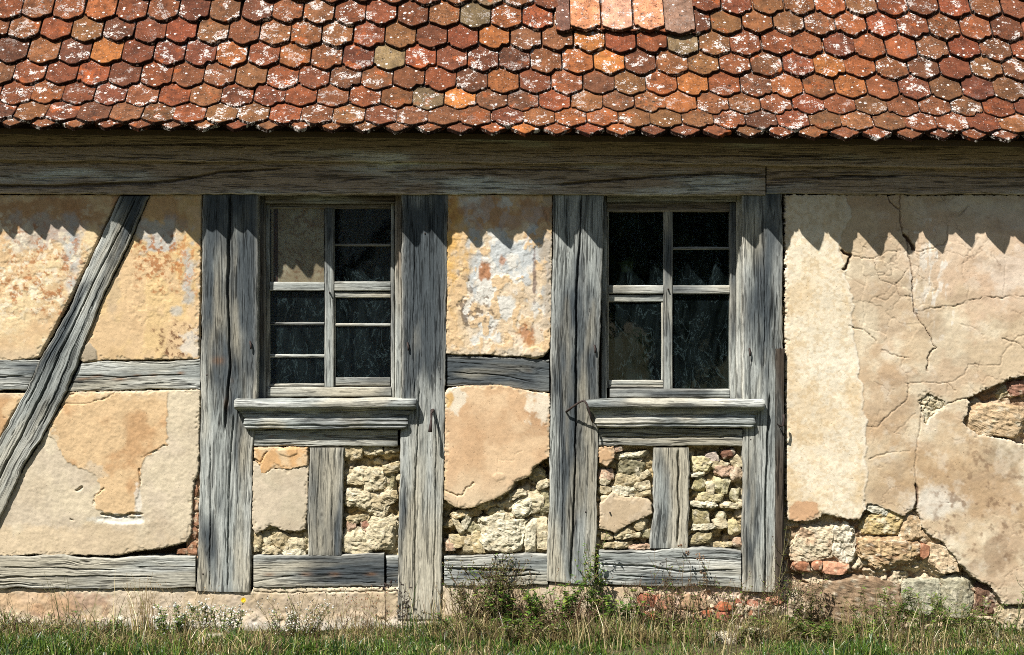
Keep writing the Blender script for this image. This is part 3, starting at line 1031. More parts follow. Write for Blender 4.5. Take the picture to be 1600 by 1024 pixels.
def hE(X, Y, s):
    a = ss(.05, .1, fbm(X / 17, Y / 22, 4, 85) - .25 + ss(420, 540, Y) * .5)
    b = ss(0, .04, fbm(X / 12, Y / 12, 4, 95))
    return .010 + base_rough(X, Y, 20) + a * .0022 + b * .0022 + .001 * ss(0, .04, fbm(X / 6, Y / 6, 3, 96)) + .006 * ss(0, 3, sdf(X, Y, [(815, 556), (822, 544), (838, 540), (852, 548), (852, 558), (832, 560)])) \
        - cracks_h(X, Y, [([(846, 318), (856, 345), (858, 352)], 1.4, .008)], 3)


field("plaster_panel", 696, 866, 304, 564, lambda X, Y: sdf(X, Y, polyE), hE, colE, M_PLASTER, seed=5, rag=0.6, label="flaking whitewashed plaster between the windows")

# F: smooth tan panel below it, broken at its foot
polyF = [(697, 613), (700, 608), (725, 604), (780, 603), (800, 607), (830, 613), (858, 616), (858, 714), (849, 719), (838, 726), (832, 732), (829, 742), (815, 749), (803, 753),
         (798, 765), (785, 773), (772, 780), (752, 786), (744, 792), (725, 794), (712, 792), (702, 786), (695, 780)]
crF = [([(695, 766), (706, 770), (714, 775), (723, 772), (730, 762), (740, 754)], 1.0, .008), ([(714, 775), (716, 790)], .6, .004), ([(771, 705), (778, 716), (778, 740), (782, 750)], .5, .003),
       ([(778, 718), (805, 720)], .4, .002), ([(806, 710), (815, 704)], .5, .003)]


def colF(X, Y, s):
    k = mottled(X, Y, c(220, 178, 128), c(228, 190, 140), 151, 40)
    k = mixc(k, blob(X, Y, 745, 665, 90, 26, .7, 26, 41) * .35, c(196, 150, 102))
    k = mixc(k, blob(X, Y, 845, 650, 26, 20, .7, 14, 42) * .4, c(176, 128, 84))
    k = mixc(k, blob(X, Y, 845, 632, 20, 26, .7, 12, 43) * .8, c(240, 222, 184))
    k = mixc(k, blob(X, Y, 712, 622, 16, 20, .7, 10, 44) * .8, c(240, 222, 184))
    k = mixc(k, blob(X, Y, 703, 626, 6, 12, .4, 8, 45) * .8, OCHRE)
    k = mixc(k, ss(715, 790, Y + (X - 750) * .1) * .5, c(226, 202, 158))
    k = mixc(k, (1 - ss(0, 5, s)) * .8 * ss(715, 730, Y), c(206, 176, 122))
    return k


field("plaster_panel", 692, 862, 598, 800, lambda X, Y: sdf(X, Y, polyF),
      lambda X, Y, s: .016 + base_rough(X, Y, 22, .8) - cracks_h(X, Y, crF, 4) + .004 * blob(X, Y, 778, 745, 9, 6, .3, 8, 46) - .003 * (1 - ss(0, 6, s)) * ss(715, 730, Y),
      colF, M_PLASTER, seed=6, drop=.055, rag=.75)

# G: under the left window
polyG1 = [(398, 700), (480, 700), (480, 727), (455, 732), (430, 731), (416, 738), (410, 742), (407, 728), (399, 716)]
polyG2 = [(396, 722), (404, 726), (410, 738), (412, 742), (425, 734), (455, 733), (481, 729), (480, 790), (476, 826), (462, 830), (438, 826), (422, 819), (412, 828), (400, 833), (395, 826)]
field("plaster_panel", 392, 486, 696, 748, lambda X, Y: sdf(X, Y, polyG1),
      lambda X, Y, s: .012 + base_rough(X, Y, 24) + .005 * ss(0, 2, sdf(X, Y, [(432, 702), (465, 700), (466, 709), (452, 715), (436, 710)])) - cracks_h(X, Y, [([(398, 716), (406, 722), (412, 716), (419, 706)], .9, .01)], 5),
      lambda X, Y, s: mottled(X, Y, c(222, 172, 112), c(228, 192, 140), 161, 16), M_PLASTER, seed=7, label="orange plaster scrap under the left window")
field("plaster_panel", 392, 486, 716, 838, lambda X, Y: sdf(X, Y, polyG2), lambda X, Y, s: .008 + base_rough(X, Y, 26, 1.3),
      lambda X, Y, s: mottled(X, Y, BEIGE, c(206, 186, 148), 162, 26), M_PLASTER, seed=8, drop=.045)
# H: under the right window
polyH1 = [(936, 700), (958, 698), (961, 706), (955, 722), (948, 728), (938, 724)]
polyH2 = [(939, 788), (949, 778), (957, 771), (966, 778), (1000, 778), (1012, 782), (1018, 788), (1018, 803), (1000, 811), (978, 821), (962, 832), (950, 830), (938, 825)]
field("plaster_panel", 932, 966, 694, 734, lambda X, Y: sdf(X, Y, polyH1), lambda X, Y, s: .010 + base_rough(X, Y, 28), lambda X, Y, s: mottled(X, Y, c(214, 172, 122), c(200, 160, 118), 163, 12), M_PLASTER, seed=9)
field("plaster_panel", 934, 1023, 764, 838, lambda X, Y: sdf(X, Y, polyH2), lambda X, Y, s: .006 + base_rough(X, Y, 29, 1.2), lambda X, Y, s: mottled(X, Y, c(204, 176, 134), c(212, 186, 146), 164, 22), M_PLASTER, seed=10, drop=.05)

# J: the large right hand render, cream strip and cracked beige coat
polyJ = [(1227, 306), (1734, 306), (1734, 960), (1660, 952), (1600, 943), (1567, 945), (1561, 930), (1545, 912), (1532, 909), (1512, 890), (1499, 882), (1492, 868), (1472, 846), (1450, 832),
         (1440, 818), (1434, 800), (1434, 790), (1424, 800), (1413, 806), (1395, 798), (1372, 790), (1354, 784), (1350, 800), (1342, 811), (1320, 809), (1286, 803), (1278, 808), (1256, 814), (1232, 812), (1229, 780)]
holeH1 = [(1508, 623), (1528, 614), (1544, 605), (1560, 600), (1576, 591), (1600, 586), (1660, 576), (1700, 600), (1692, 690), (1640, 700), (1600, 697), (1580, 691), (1550, 684), (1526, 679), (1510, 668), (1504, 660), (1512, 642), (1513, 629)]
holeH2 = [(1433, 626), (1449, 614), (1462, 619), (1477, 627), (1479, 634), (1466, 642), (1456, 652), (1447, 664), (1441, 650), (1438, 636)]
crJ = [([(1386, 304), (1391, 317), (1405, 328), (1409, 362), (1417, 375), (1419, 399), (1424, 416), (1426, 461), (1428, 488), (1439, 505), (1453, 526), (1461, 543), (1451, 553), (1448, 580)], 1.0, .010),
       ([(1407, 304), (1405, 328)], .9, .01), ([(1412, 368), (1420, 378), (1427, 389)], 3.4, .025), ([(1427, 389), (1432, 394), (1453, 389), (1473, 382), (1480, 375), (1480, 352)], .7, .006),
       ([(1314, 393), (1328, 399), (1325, 410), (1318, 422)], 2.6, .022), ([(1332, 399), (1347, 404), (1364, 404), (1385, 393), (1402, 393)], .6, .005),
       ([(1338, 370), (1346, 385), (1356, 390)], .6, .004),
       ([(1364, 406), (1369, 423), (1374, 437), (1398, 447), (1419, 420)], .6, .005), ([(1398, 447), (1405, 461), (1426, 466)], .7, .006), ([(1369, 466), (1385, 470), (1398, 457)], .5, .004),
       ([(1325, 509), (1350, 517), (1369, 533)], .7, .006), ([(1378, 546), (1395, 555), (1419, 560)], .7, .006),
       ([(1429, 488), (1460, 481), (1491, 478), (1511, 471), (1537, 464), (1562, 466), (1579, 461), (1597, 464), (1640, 470), (1700, 462)], .7, .005),
       ([(1511, 471), (1513, 451), (1501, 427), (1508, 403), (1528, 372)], .4, .003), ([(1511, 570), (1507, 586), (1480, 600), (1480, 612)], .6, .004),
       ([(1511, 569), (1562, 572), (1567, 553), (1590, 526), (1600, 524), (1650, 515)], .6, .004), ([(1415, 598), (1446, 599), (1480, 599), (1494, 611)], .6, .005),
       ([(1497, 505), (1528, 516), (1538, 529)], .5, .003), ([(1354, 666), (1370, 668), (1390, 646), (1417, 623), (1420, 600)], .8, .006), ([(1397, 678), (1412, 664), (1431, 646)], .5, .003),
       ([(1356, 718), (1386, 707), (1422, 705)], .7, .005), ([(1440, 641), (1435, 678), (1429, 728), (1431, 759)], .7, .006), ([(1431, 757), (1434, 778), (1430, 797), (1417, 806)], 2.4, .018),
       ([(1466, 304), (1477, 320)], .8, .005), ([(1498, 338), (1512, 322)], .8, .006), ([(1569, 380), (1569, 440), (1566, 462)], .4, .003), ([(1478, 632), (1500, 625), (1510, 622)], .9, .008)]
crJ += [([(x + 240, y + 20) for x, y in p], w, d) for p, w, d in crJ[10:14]]


def cream_edge(Y):
    return np.interp(Y, [306, 340, 385, 420, 500, 600, 690, 800], [1318, 1330, 1308, 1322, 1333, 1345, 1354, 1352])


def maskJ(X, Y):
    m = sdf(X, Y, polyJ)
    m = np.minimum(m, -sdf(X, Y, holeH1))
    return np.minimum(m, -sdf(X, Y, holeH2))


def craze(X, Y):
    d1, d2, cid = worley(X / 46 + fbm(X / 26, Y / 26, 4, 135) * .35, Y / 46 + fbm(X / 26, Y / 26, 4, 136) * .35, 9)
    return (1 - ss(.006, .035, d2 - d1)) * ss(.0, .3, fbm(X / 70, Y / 70, 3, 137)) * ss(1350, 1370, X)


def colJ(X, Y, s):
    k = mottled(X, Y, c(216, 188, 144), c(228, 206, 164), 171, 60)
    k = mixc(k, ss(.0, .5, fbm(X / 45, Y / 35, 4, 172)) * .5, c(202, 166, 124))
    k = mixc(k, blob(X, Y, 1530, 420, 130, 70, .6, 50, 51, .4) * .6, c(226, 190, 150))
    k = mixc(k, blob(X, Y, 1570, 430, 50, 30, .7, 30, 52) * .5, c(236, 216, 184))
    k = mixc(k, ss(.25, .4, fbm(X / 10, Y / 22 + X / 30, 4, 53)) * blob(X, Y, 1450, 440, 30, 90, .6, 20, 54) * .8, c(244, 230, 200))
    k = mixc(k, blob(X, Y, 1385, 440, 60, 70, .4, 30, 55, .4) * .35, c(190, 162, 122))
    k = mixc(k, blob(X, Y, 1372, 620, 50, 60, .6, 30, 56, .4) * .6, c(196, 158, 112))
    k = mixc(k, blob(X, Y, 1400, 750, 52, 46, .4, 24, 57, .3) * .5, c(204, 170, 122))
    k = mixc(k, blob(X, Y, 1520, 740, 100, 60, .8, 34, 58, .4) * .6, c(186, 150, 104))
    k = mixc(k, blob(X, Y, 1490, 690, 50, 40, .6, 26, 59, .4) * .5, c(200, 164, 116))
    k = mixc(k, blob(X, Y, 1570, 710, 60, 18, .6, 20, 60, .4) * .55, c(160, 138, 104))
    k = mixc(k, blob(X, Y, 1470, 785, 42, 20, .5, 30, 61, .5) * .65, c(238, 226, 196))
    k = mixc(k, blob(X, Y, 1560, 870, 24, 26, .7, 14, 62) * .6, c(160, 130, 94))
    sp = ss(.2, .7, fbm(X / 9, Y / 9, 4, 63)) * blob(X, Y, 1540, 790, 90, 90, .5, 30, 64, .6)
    k = mixc(k, sp * .7, c(134, 104, 74))
    k = mixc(k, ss(880, 950, Y) * .3, c(196, 160, 122))
    k = mixc(k, blob(X, Y, 1600, 335, 130, 22, .7, 30, 65) * .4, c(222, 208, 180))
    ce = cream_edge(Y) + fbm(X / 14, Y / 14, 4, 66) * 5
    cr = mottled(X, Y, CREAM, c(232, 204, 156), 173, 46)
    cr = mixc(cr, blob(X, Y, 1290, 520, 40, 130, .6, 40, 67, .5) * .5, c(242, 226, 188))
    cr = mixc(cr, ss(.3, .36, fbm(X / 5, Y / 5, 2, 68)) * .3, c(200, 162, 104))
    cr = mixc(cr, ss(800, 700, Y) * 0 + (1 - ss(0, 9, ce - X)) * .4, c(246, 232, 200))
    k = mixc(k, ss(-1, 1, ce - X) * (1 - ss(806, 811, Y)), cr)
    pc = np.hypot((X - 1256) / 26, (Y - 806) / 25) + fbm(X / 9, Y / 9, 3, 69) * .12
    k = mixc(k, (1 - ss(.94, 1.02, pc)) * ss(778, 784, Y), c(210, 164, 116))
    right = ss(1340, 1370, X)
    k = mixc(k, ss(.05, .7, fbm(X / 60, Y / 26, 5, 140, .6)) * .45 * right, c(176, 148, 112))
    k = mixc(k, ss(.15, .7, fbm(X / 22, Y / 22, 5, 141, .65)) * .35 * right, c(236, 216, 180))
    k = mixc(k, craze(X, Y) * .4, c(128, 100, 74))
    cd = cracks_h(X, Y, crJ, 6)
    k = mixc(k, cd / .010 * .65, c(110, 84, 60))
    k = mixc(k, (1 - ss(0, 4, s)) * .5, c(232, 214, 180))
    return k


def hJ(X, Y, s):
    ce = cream_edge(Y) + fbm(X / 14, Y / 14, 4, 66) * 5
    h = .010 + base_rough(X, Y, 33, 1.0)
    h += .004 * ss(-1, 1, ce - X)
    d1, d2, cid = worley(X / 38 + fbm(X / 20, Y / 20, 3, 35) * .2, Y / 38 + fbm(X / 20, Y / 20, 3, 36) * .2, 5)
    zone = blob(X, Y, 1385, 440, 70, 90, .3, 30, 37, .4)
    h += (cid - .5) * .004 * zone
    h -= (1 - ss(.0, .05, d2 - d1)) * .003 * zone
    h -= cracks_h(X, Y, crJ, 6)
    h -= craze(X, Y) * .0025
    h += .002 * ss(-1, 1, sdf(X, Y, [(1430, 394), (1600, 350), (1740, 350), (1740, 462), (1597, 464), (1537, 464), (1491, 478), (1429, 490)]) + fbm(X / 9, Y / 9, 3, 38) * 3)
    h += fbm(X / 4.5, Y / 4.5, 3, 39) * .0005
    return h


field("plaster_coat", 1224, 1736, 304, 964, maskJ, hJ, colJ, M_PLASTER, seed=11, drop=.045, rag=1.8, step=1.3, label="cream and beige cracked plaster coat at the right")

# plinth plaster left and middle
crK = [([(396, 924), (450, 927), (520, 925), (620, 924)], 1.2, .008)]


def colK(X, Y, s):
    k = mottled(X, Y, c(206, 180, 138), c(216, 192, 154), 181, 30)
    k = mixc(k, blob(X, Y, 100, 950, 60, 20, .8, 18, 181) * .55, c(172, 126, 92))
    k = mixc(k, blob(X, Y, 60, 940, 60, 20, .8, 18, 182) * .5, c(218, 172, 120))
    k = mixc(k, ss(930, 920, Y + fbm(X / 14, Y / 14, 3, 183) * 5) * .6, c(236, 216, 172))
    k = mixc(k, ss(962, 980, Y + fbm(X / 9, Y / 9, 3, 184) * 8) * .7, c(226, 214, 188))
    k = mixc(k, blob(X, Y, 480, 950, 90, 22, .8, 18, 185) * .3, c(170, 150, 122))
    return k


def hK(X, Y, s):
    return .004 + base_rough(X, Y, 41, 1.8) + fbm(X / 9, Y / 9, 4, 42) * .003 - cracks_h(X, Y, crK, 7) + .010 * ss(958, 975, Y + fbm(X / 10, Y / 10, 3, 43) * 10)


field("plinth", -262, 626, 914, 1000, lambda X, Y: np.minimum(np.minimum(Y - np.interp(X, [-300, 300, 306, 392, 396, 640], [921, 921, 926, 927, 919, 919]), X + 260), 624 - X), hK, colK, M_PLASTER, seed=12, keep=1.6)
field("plinth", 688, 1004, 908, 1000, lambda X, Y: np.minimum(np.minimum(Y - np.interp(X, [688, 856, 860, 930, 934, 1010], [917, 916, 912, 914, 918, 918]), X - 690), 1000 - X + fbm(X / 9, Y / 9, 3, 44) * 10), lambda X, Y, s: .002 + base_rough(X, Y, 45, 1.8),
      lambda X, Y, s: mottled(X, Y, c(214, 184, 140), c(222, 198, 158), 186, 24), M_PLASTER, seed=13)
field("plinth", 620, 692, 962, 1000, lambda X, Y: Y - 969 + fbm(X / 6, Y / 6, 3, 46) * 3, lambda X, Y, s: .012 + base_rough(X, Y, 47, 2.5), lambda X, Y, s: mottled(X, Y, c(232, 212, 176), c(214, 190, 150), 187, 12), M_PLASTER, seed=14)

# ---- mortar and rubble beds behind the stones
MORT = c(206, 182, 134)
MORT_D = c(160, 136, 92)


def rub_h(X, Y, seed, cell=17, amp=.03, rough=1.0, asp=1.5):
    wx = X / cell / asp + fbm(X / 20, Y / 20, 3, seed) * .35
    wy = Y / cell + fbm(X / 20, Y / 20, 3, seed + 1) * .35
    d1, d2, cid = worley(wx, wy, seed)
    st = ss(.02, .30, d2 - d1)
    h = st * (.35 + .9 * cid) * amp
    h += (1 - np.abs(fbm(X / 11, Y / 11, 4, seed + 2))) * .014 * rough + fbm(X / 5, Y / 5, 3, seed + 3) * .005 * rough
    return h, cid, st


def rubble(name, x0, x1, y0, y1, seed, ybase=.045, cell=17, amp=.03, pal=(MORT, MORT_D), mask=None, label=None, pits=()):
    def hh(X, Y, s):
        h, _, _ = rub_h(X, Y, seed, cell, amp)
        for (px, py, rx, ry, dp) in pits:
            h = h - dp * blob(X, Y, px, py, rx, ry, .3, 10, seed + 9, .35)
        return h

    def cc(X, Y, s):
        h, cid, st = rub_h(X, Y, seed, cell, amp)
        k = mottled(X, Y, pal[0], pal[1], seed + 30, 14)
        k = mixc(k, st * ss(.3, .8, cid) * .7, c(224, 206, 168))
        k = mixc(k, st * ss(.75, .95, cid) * .3, c(200, 166, 132))
        return k
    m = mask or (lambda X, Y: np.minimum(np.minimum(X - x0, x1 - X), np.minimum(Y - y0, y1 - Y)) + 3)
    return field(name, x0, x1, y0, y1, m, hh, cc, M_MORTAR, seed=seed, ybase=ybase, drop=.0, rag=0, parent=house, label=label)


STONES = []


def stone(parent, cx, cy, w, h, y=.0, th=.06, colr=MORT, seed=0, rot=0, rough=1.0, n=9, name="stone", mat=None, sq=.74, label=None, col2=None, flat=0.0):
    """a lump: subdivided cube pushed towards a rounded block and roughened; front face at depth y"""
    rs = np.random.default_rng(seed + 900)
    n = int(min(30, max(n, max(w, h) / 2.2)))
    g = Geo()
    L = np.linspace(-1, 1, n)
    a, b = np.meshgrid(L, L, indexing='ij')
    fs = []
    V = []
    off = 0
    idx = np.arange(n * n).reshape(n, n)
    q0 = np.stack([idx[:-1, :-1], idx[1:, :-1], idx[1:, 1:], idx[:-1, 1:]], -1).reshape(-1, 4)
    for ax in range(3):
        for sg in (-1, 1):
            if ax == 1 and sg == 1:
                continue
            p = np.zeros((n * n, 3))
            p[:, ax] = sg
            p[:, (ax + 1) % 3] = a.ravel()
            p[:, (ax + 2) % 3] = b.ravel()
            V.append(p)
            fs.append((q0 if sg > 0 else q0[:, ::-1]) + off)
            off += n * n
    V = np.concatenate(V)
    sph = V / np.linalg.norm(V, axis=1, keepdims=True)
    P = V * sq + sph * (1 - sq) * 1.25
    P[:, 0] *= 1 + rs.uniform(-.18, .18) * P[:, 2]
    P[:, 2] *= 1 + rs.uniform(-.18, .18) * P[:, 0]
    wx = w * S / 2
    hz = h * S / 2
    Q = P * np.array([wx, th / 2, hz])
    so = rs.uniform(0, 40, 3)
    nn = fbm3(Q * 22 + so, 3, seed) * .007 * rough + fbm3(Q * 75 + so, 3, seed + 1) * .0045 * rough
    nn += -np.abs(fbm3(Q * 34 + so * 2, 3, seed + 2)) * .009 * rough + .002
    nn *= 1.15
    nrm = P / np.linalg.norm(P, axis=1, keepdims=True)
    for _ in range(9):
        pn = np.array([rs.normal(0, .8), -abs(rs.normal(.8, .5)), rs.normal(0, .8)])
        pn /= np.linalg.norm(pn)
        dd = Q @ pn
        lim_ = dd.max() * rs.uniform(.74, .94)
        Q = Q - pn * np.maximum(0, dd - lim_)[:, None]
    lim = min(wx, hz) * .6
    Q = Q + nrm * np.clip(nn, -lim, lim)[:, None]
    cr, sr = math.cos(rot), math.sin(rot)
    X = Q[:, 0] * cr - Q[:, 2] * sr
    Z = Q[:, 0] * sr + Q[:, 2] * cr
    x, z = W(cx, cy, y)
    c2 = colr * np.array([.78, .74, .68]) if col2 is None else col2
    kk = fbm3(Q * 26 + so, 4, seed + 5)
    col = mixc(np.ones((len(Q), 1)) * colr, ss(-.1, .6, kk), c2)
    col = mixc(col, ss(.2, .7, fbm3(Q * 40 + so, 3, seed + 6)) * .6, c(232, 216, 184))
    g.add(np.stack([X, Q[:, 1] + th / 2, Z], 1), np.concatenate(fs), col=col)
    o = g.build(name, mat or M_STONE, parent, False, label)
    o.location = (float(x), y, float(z))
    return o


ST1 = c(214, 196, 158)
ST2 = c(196, 176, 136)
ST3 = c(172, 160, 122)
ST4 = c(226, 212, 178)
STP = c(202, 168, 138)
STR = c(166, 120, 96)

# R1 right half under the left window
r1 = rubble("rubble_infill", 534, 626, 696, 872, 51, ybase=.062, cell=16, amp=.02, pits=[(580, 722, 50, 10, .03), (618, 780, 8, 30, .03)])
i = 500
for (cx, cy, w, h, y, th, col, ro) in [
    (551, 708, 30, 22, .004, .05, ST2, .02), (582, 704, 36, 14, .012, .05, ST1, 0), (612, 704, 24, 9, .012, .05, ST2, -.03),
    (560, 744, 44, 28, .006, .06, ST1, .03), (584, 750, 34, 34, .004, .06, ST1, .1), (610, 733, 34, 16, .012, .06, ST2, .25), (608, 753, 22, 30, .03, .05, ST3, .1),
    (552, 770, 28, 12, .004, .06, ST4, .02), (572, 782, 66, 28, .004, .07, ST1, -.05), (603, 778, 30, 22, .01, .07, ST1, .5), (588, 796, 34, 20, .006, .06, ST1, -.3), (615, 775, 12, 14, .01, .05, ST2, .1),
    (560, 812, 44, 12, .012, .06, ST2, .1), (573, 823, 18, 16, .003, .05, STR, .1), (549, 822, 16, 20, .008, .05, STP, 0), (600, 818, 44, 16, .008, .06, ST1, -.25),
    (557, 846, 44, 42, .002, .07, ST1, .02), (592, 838, 52, 44, -.002, .07, ST1, .04), (606, 820, 30, 26, .004, .06, ST1, .3)]:
    i += 1
    stone(r1, cx, cy, w, h, y, th, col, i, ro, rough=.9 if w > 20 else .6, n=11 if w > 30 else 8)

# R2 left half below the plaster scrap
r2 = rubble("rubble_infill", 392, 486, 690, 872, 52, ybase=.055, cell=14, amp=.02)
for (cx, cy, w, h, y, th, col, ro) in [
    (402, 846, 20, 34, .006, .05, ST2, .2), (420, 843, 22, 26, .012, .05, ST1, -.2), (440, 846, 40, 22, .006, .05, ST2, -.5), (462, 852, 34, 22, .008, .05, ST1, .1),
    (425, 860, 36, 12, .002, .05, ST1, 0), (455, 864, 40, 10, .002, .05, ST4, 0), (476, 845, 12, 14, .02, .05, ST3, 0), (428, 830, 14, 20, .02, .04, ST3, .5)]:
    i += 1
    stone(r2, cx, cy, w, h, y, th, col, i, ro, rough=.8, n=8)

# R3 between the posts
r3 = rubble("rubble_infill", 688, 862, 700, 872, 53, ybase=.068, cell=20, amp=.02, pits=[(715, 800, 40, 10, .04), (705, 840, 20, 24, .04), (840, 735, 20, 16, .05)])
for (cx, cy, w, h, y, th, col, ro) in [
    (789, 838, 78, 50, .0, .075, ST4, .02), (829, 838, 20, 54, .006, .07, ST4, -.05), (848, 834, 18, 56, .006, .07, ST1, .05), (818, 794, 34, 28, .008, .06, ST4, .5), (838, 786, 24, 30, .01, .06, ST1, 0),
    (852, 786, 14, 42, .02, .06, ST3, 0), (806, 774, 30, 12, .012, .05, ST1, .5), (775, 800, 26, 14, .03, .05, ST3, .1), (728, 803, 48, 12, .014, .06, c(208, 182, 134), .12), (756, 790, 34, 14, .02, .06, ST2, .3),
    (768, 812, 40, 12, .008, .05, ST4, .2), (716, 822, 10, 34, .014, .05, ST1, .5), (728, 815, 12, 26, .014, .05, ST4, -.3), (741, 828, 26, 18, .02, .05, ST3, -.6), (715, 846, 24, 20, .012, .05, c(204, 182, 138), .1),
    (703, 852, 18, 18, .012, .05, STP, 0), (732, 852, 20, 24, .02, .05, ST2, .3), (745, 848, 18, 34, .02, .05, c(208, 186, 140), .2), (700, 820, 14, 10, .03, .04, ST2, 0), (792, 812, 14, 18, .01, .05, ST1, .6),
    (848, 758, 22, 12, .01, .05, ST1, .4), (838, 742, 26, 22, .045, .04, ST3, .5)]:
    i += 1
    stone(r3, cx, cy, w, h, y, th, col, i, ro, rough=1.0 if w > 24 else .6, n=13 if w > 50 else 8)

# R4 left half under the right window
r4 = rubble("rubble_infill", 930, 1024, 690, 872, 54, ybase=.062, cell=15, amp=.02, pits=[(990, 708, 30, 7, .03), (960, 742, 12, 10, .03), (985, 848, 34, 12, .03)])
for (cx, cy, w, h, y, th, col, ro) in [
    (988, 712, 58, 10, .006, .06, ST4, .12), (985, 731, 46, 26, .012, .06, c(140, 130, 100), -.1), (948, 742, 22, 16, .006, .05, STP, .1), (944, 752, 20, 12, .006, .05, ST1, 0), (1008, 742, 18, 12, .01, .05, ST1, .4),
    (978, 751, 44, 20, .012, .06, ST2, .05), (1004, 760, 26, 14, .008, .05, ST1, .1), (945, 766, 20, 12, .008, .05, ST1, -.1), (975, 768, 46, 16, .008, .06, ST4, .0), (948, 778, 18, 10, .01, .05, ST1, .1), (1006, 772, 22, 10, .01, .05, ST2, .1),
    (965, 702, 18, 8, .004, .05, STP, .2), (1000, 820, 20, 18, .008, .05, ST2, .3), (975, 834, 30, 12, .006, .05, ST2, .35), (985, 838, 34, 7, .0, .05, ST1, .1), (948, 838, 20, 12, .012, .05, ST2, 0),
    (1008, 834, 16, 16, .02, .05, ST3, 0), (965, 852, 50, 10, .012, .05, ST2, 0), (1000, 855, 34, 8, .008, .05, STP, 0)]:
    i += 1
    stone(r4, cx, cy, w, h, y, th, col, i, ro, rough=.8 if w > 24 else .55, n=9)

# R5 right half under the right window: thin courses
r5 = rubble("rubble_infill", 1072, 1164, 690, 868, 55, ybase=.066, cell=14, amp=.02, pits=[(1110, 706, 40, 8, .03), (1140, 768, 16, 14, .03), (1120, 806, 14, 10, .03), (1130, 838, 14, 10, .04)])
for (cx, cy, w, h, y, th, col, ro) in [
    (1112, 714, 20, 13, .008, .05, c(206, 184, 164), .1), (1138, 710, 22, 15, .002, .06, c(128, 92, 72), .1), (1098, 726, 36, 22, .004, .06, c(212, 196, 148), -.05), (1122, 728, 36, 14, .01, .06, ST2, -.15), (1134, 736, 36, 18, .004, .06, STP, -.1),
    (1150, 722, 16, 22, .01, .05, ST1, .5), (1151, 742, 20, 22, .004, .06, c(218, 190, 156), .2), (1090, 742, 26, 7, .0, .05, ST4, .1), (1094, 758, 22, 24, .012, .06, c(184, 170, 124), -.5), (1126, 758, 28, 26, .006, .06, c(214, 200, 154), -.1), (1110, 764, 12, 22, .006, .05, ST1, .1),
    (1108, 778, 40, 14, .008, .06, c(208, 190, 144), -.1), (1102, 789, 46, 9, .0, .06, ST4, -.04), (1148, 774, 14, 20, .01, .05, ST3, -.2), (1144, 790, 34, 9, .004, .06, ST1, -.1), (1156, 788, 12, 14, .004, .05, ST1, 0),
    (1094, 808, 30, 26, .010, .06, c(180, 166, 124), 0), (1100, 824, 46, 9, .0, .06, ST4, .05), (1126, 818, 22, 16, .006, .05, ST1, .2), (1146, 826, 18, 22, .008, .05, c(200, 182, 134), .3), (1126, 806, 16, 12, .018, .05, ST3, 0),
    (1098, 842, 38, 18, .014, .06, c(176, 160, 120), 0), (1152, 848, 14, 14, .006, .05, STP, 0), (1128, 852, 36, 8, .012, .05, ST2, 0)]:
    i += 1
    stone(r5, cx, cy, w, h, y, th, col, i, ro, rough=.75 if w > 24 else .5, n=9)

# R6: the masonry laid bare at the foot of the right render
r6 = rubble("rubble_infill", 1224, 1612, 768, 1002, 56, ybase=.055, cell=22, amp=.02, pits=[(1428, 900, 26, 14, .03), (1300, 898, 90, 5, .02), (1510, 900, 30, 14, .04)],
            pal=(c(214, 190, 152), c(170, 136, 104)))
for (cx, cy, w, h, y, th, col, ro, rg, sq, c2) in [
    (1270, 850, 76, 60, .006, .07, c(216, 196, 160), .02, 1.1, .74, c(198, 164, 128)), (1318, 850, 38, 62, .002, .07, c(232, 216, 186), .03, 1.2, .6, None),
    (1379, 814, 68, 44, .002, .07, c(206, 178, 124), .1, .8, .55, None), (1375, 797, 46, 14, -.002, .06, c(232, 222, 196), -.2, .7, .6, None),
    (1391, 866, 98, 50, -.006, .08, c(202, 170, 126), -.03, 1.2, .74, c(170, 134, 98)), (1426, 825, 34, 42, .004, .06, c(206, 176, 136), -.1, .7, .7, None),
    (1452, 842, 30, 20, .008, .06, c(200, 170, 132), -.4, .6, .6, None), (1472, 874, 52, 46, .002, .07, c(222, 192, 152), -.05, .7, .7, None),
    (1325, 940, 170, 86, .0, .09, c(160, 132, 102), .01, .8, .78, c(132, 106, 80)), (1444, 932, 66, 60, .006, .08, c(178, 170, 142), .05, .7, .7, c(156, 146, 120)),
    (1497, 934, 50, 64, .008, .08, c(182, 172, 142), -.05, .6, .7, None), (1546, 938, 42, 62, .02, .07, c(130, 100, 80), -.2, .9, .6, None), (1585, 968, 60, 40, .006, .07, c(196, 174, 138), -.1, .9, .6, None),
    (1248, 950, 34, 60, .01, .07, c(206, 182, 150), 0, .9, .6, None)]:
    i += 1
    stone(r6, cx, cy, w, h, y, th, col, i, ro, rough=rg, n=19 if w > 60 else 12, sq=sq, col2=c2)

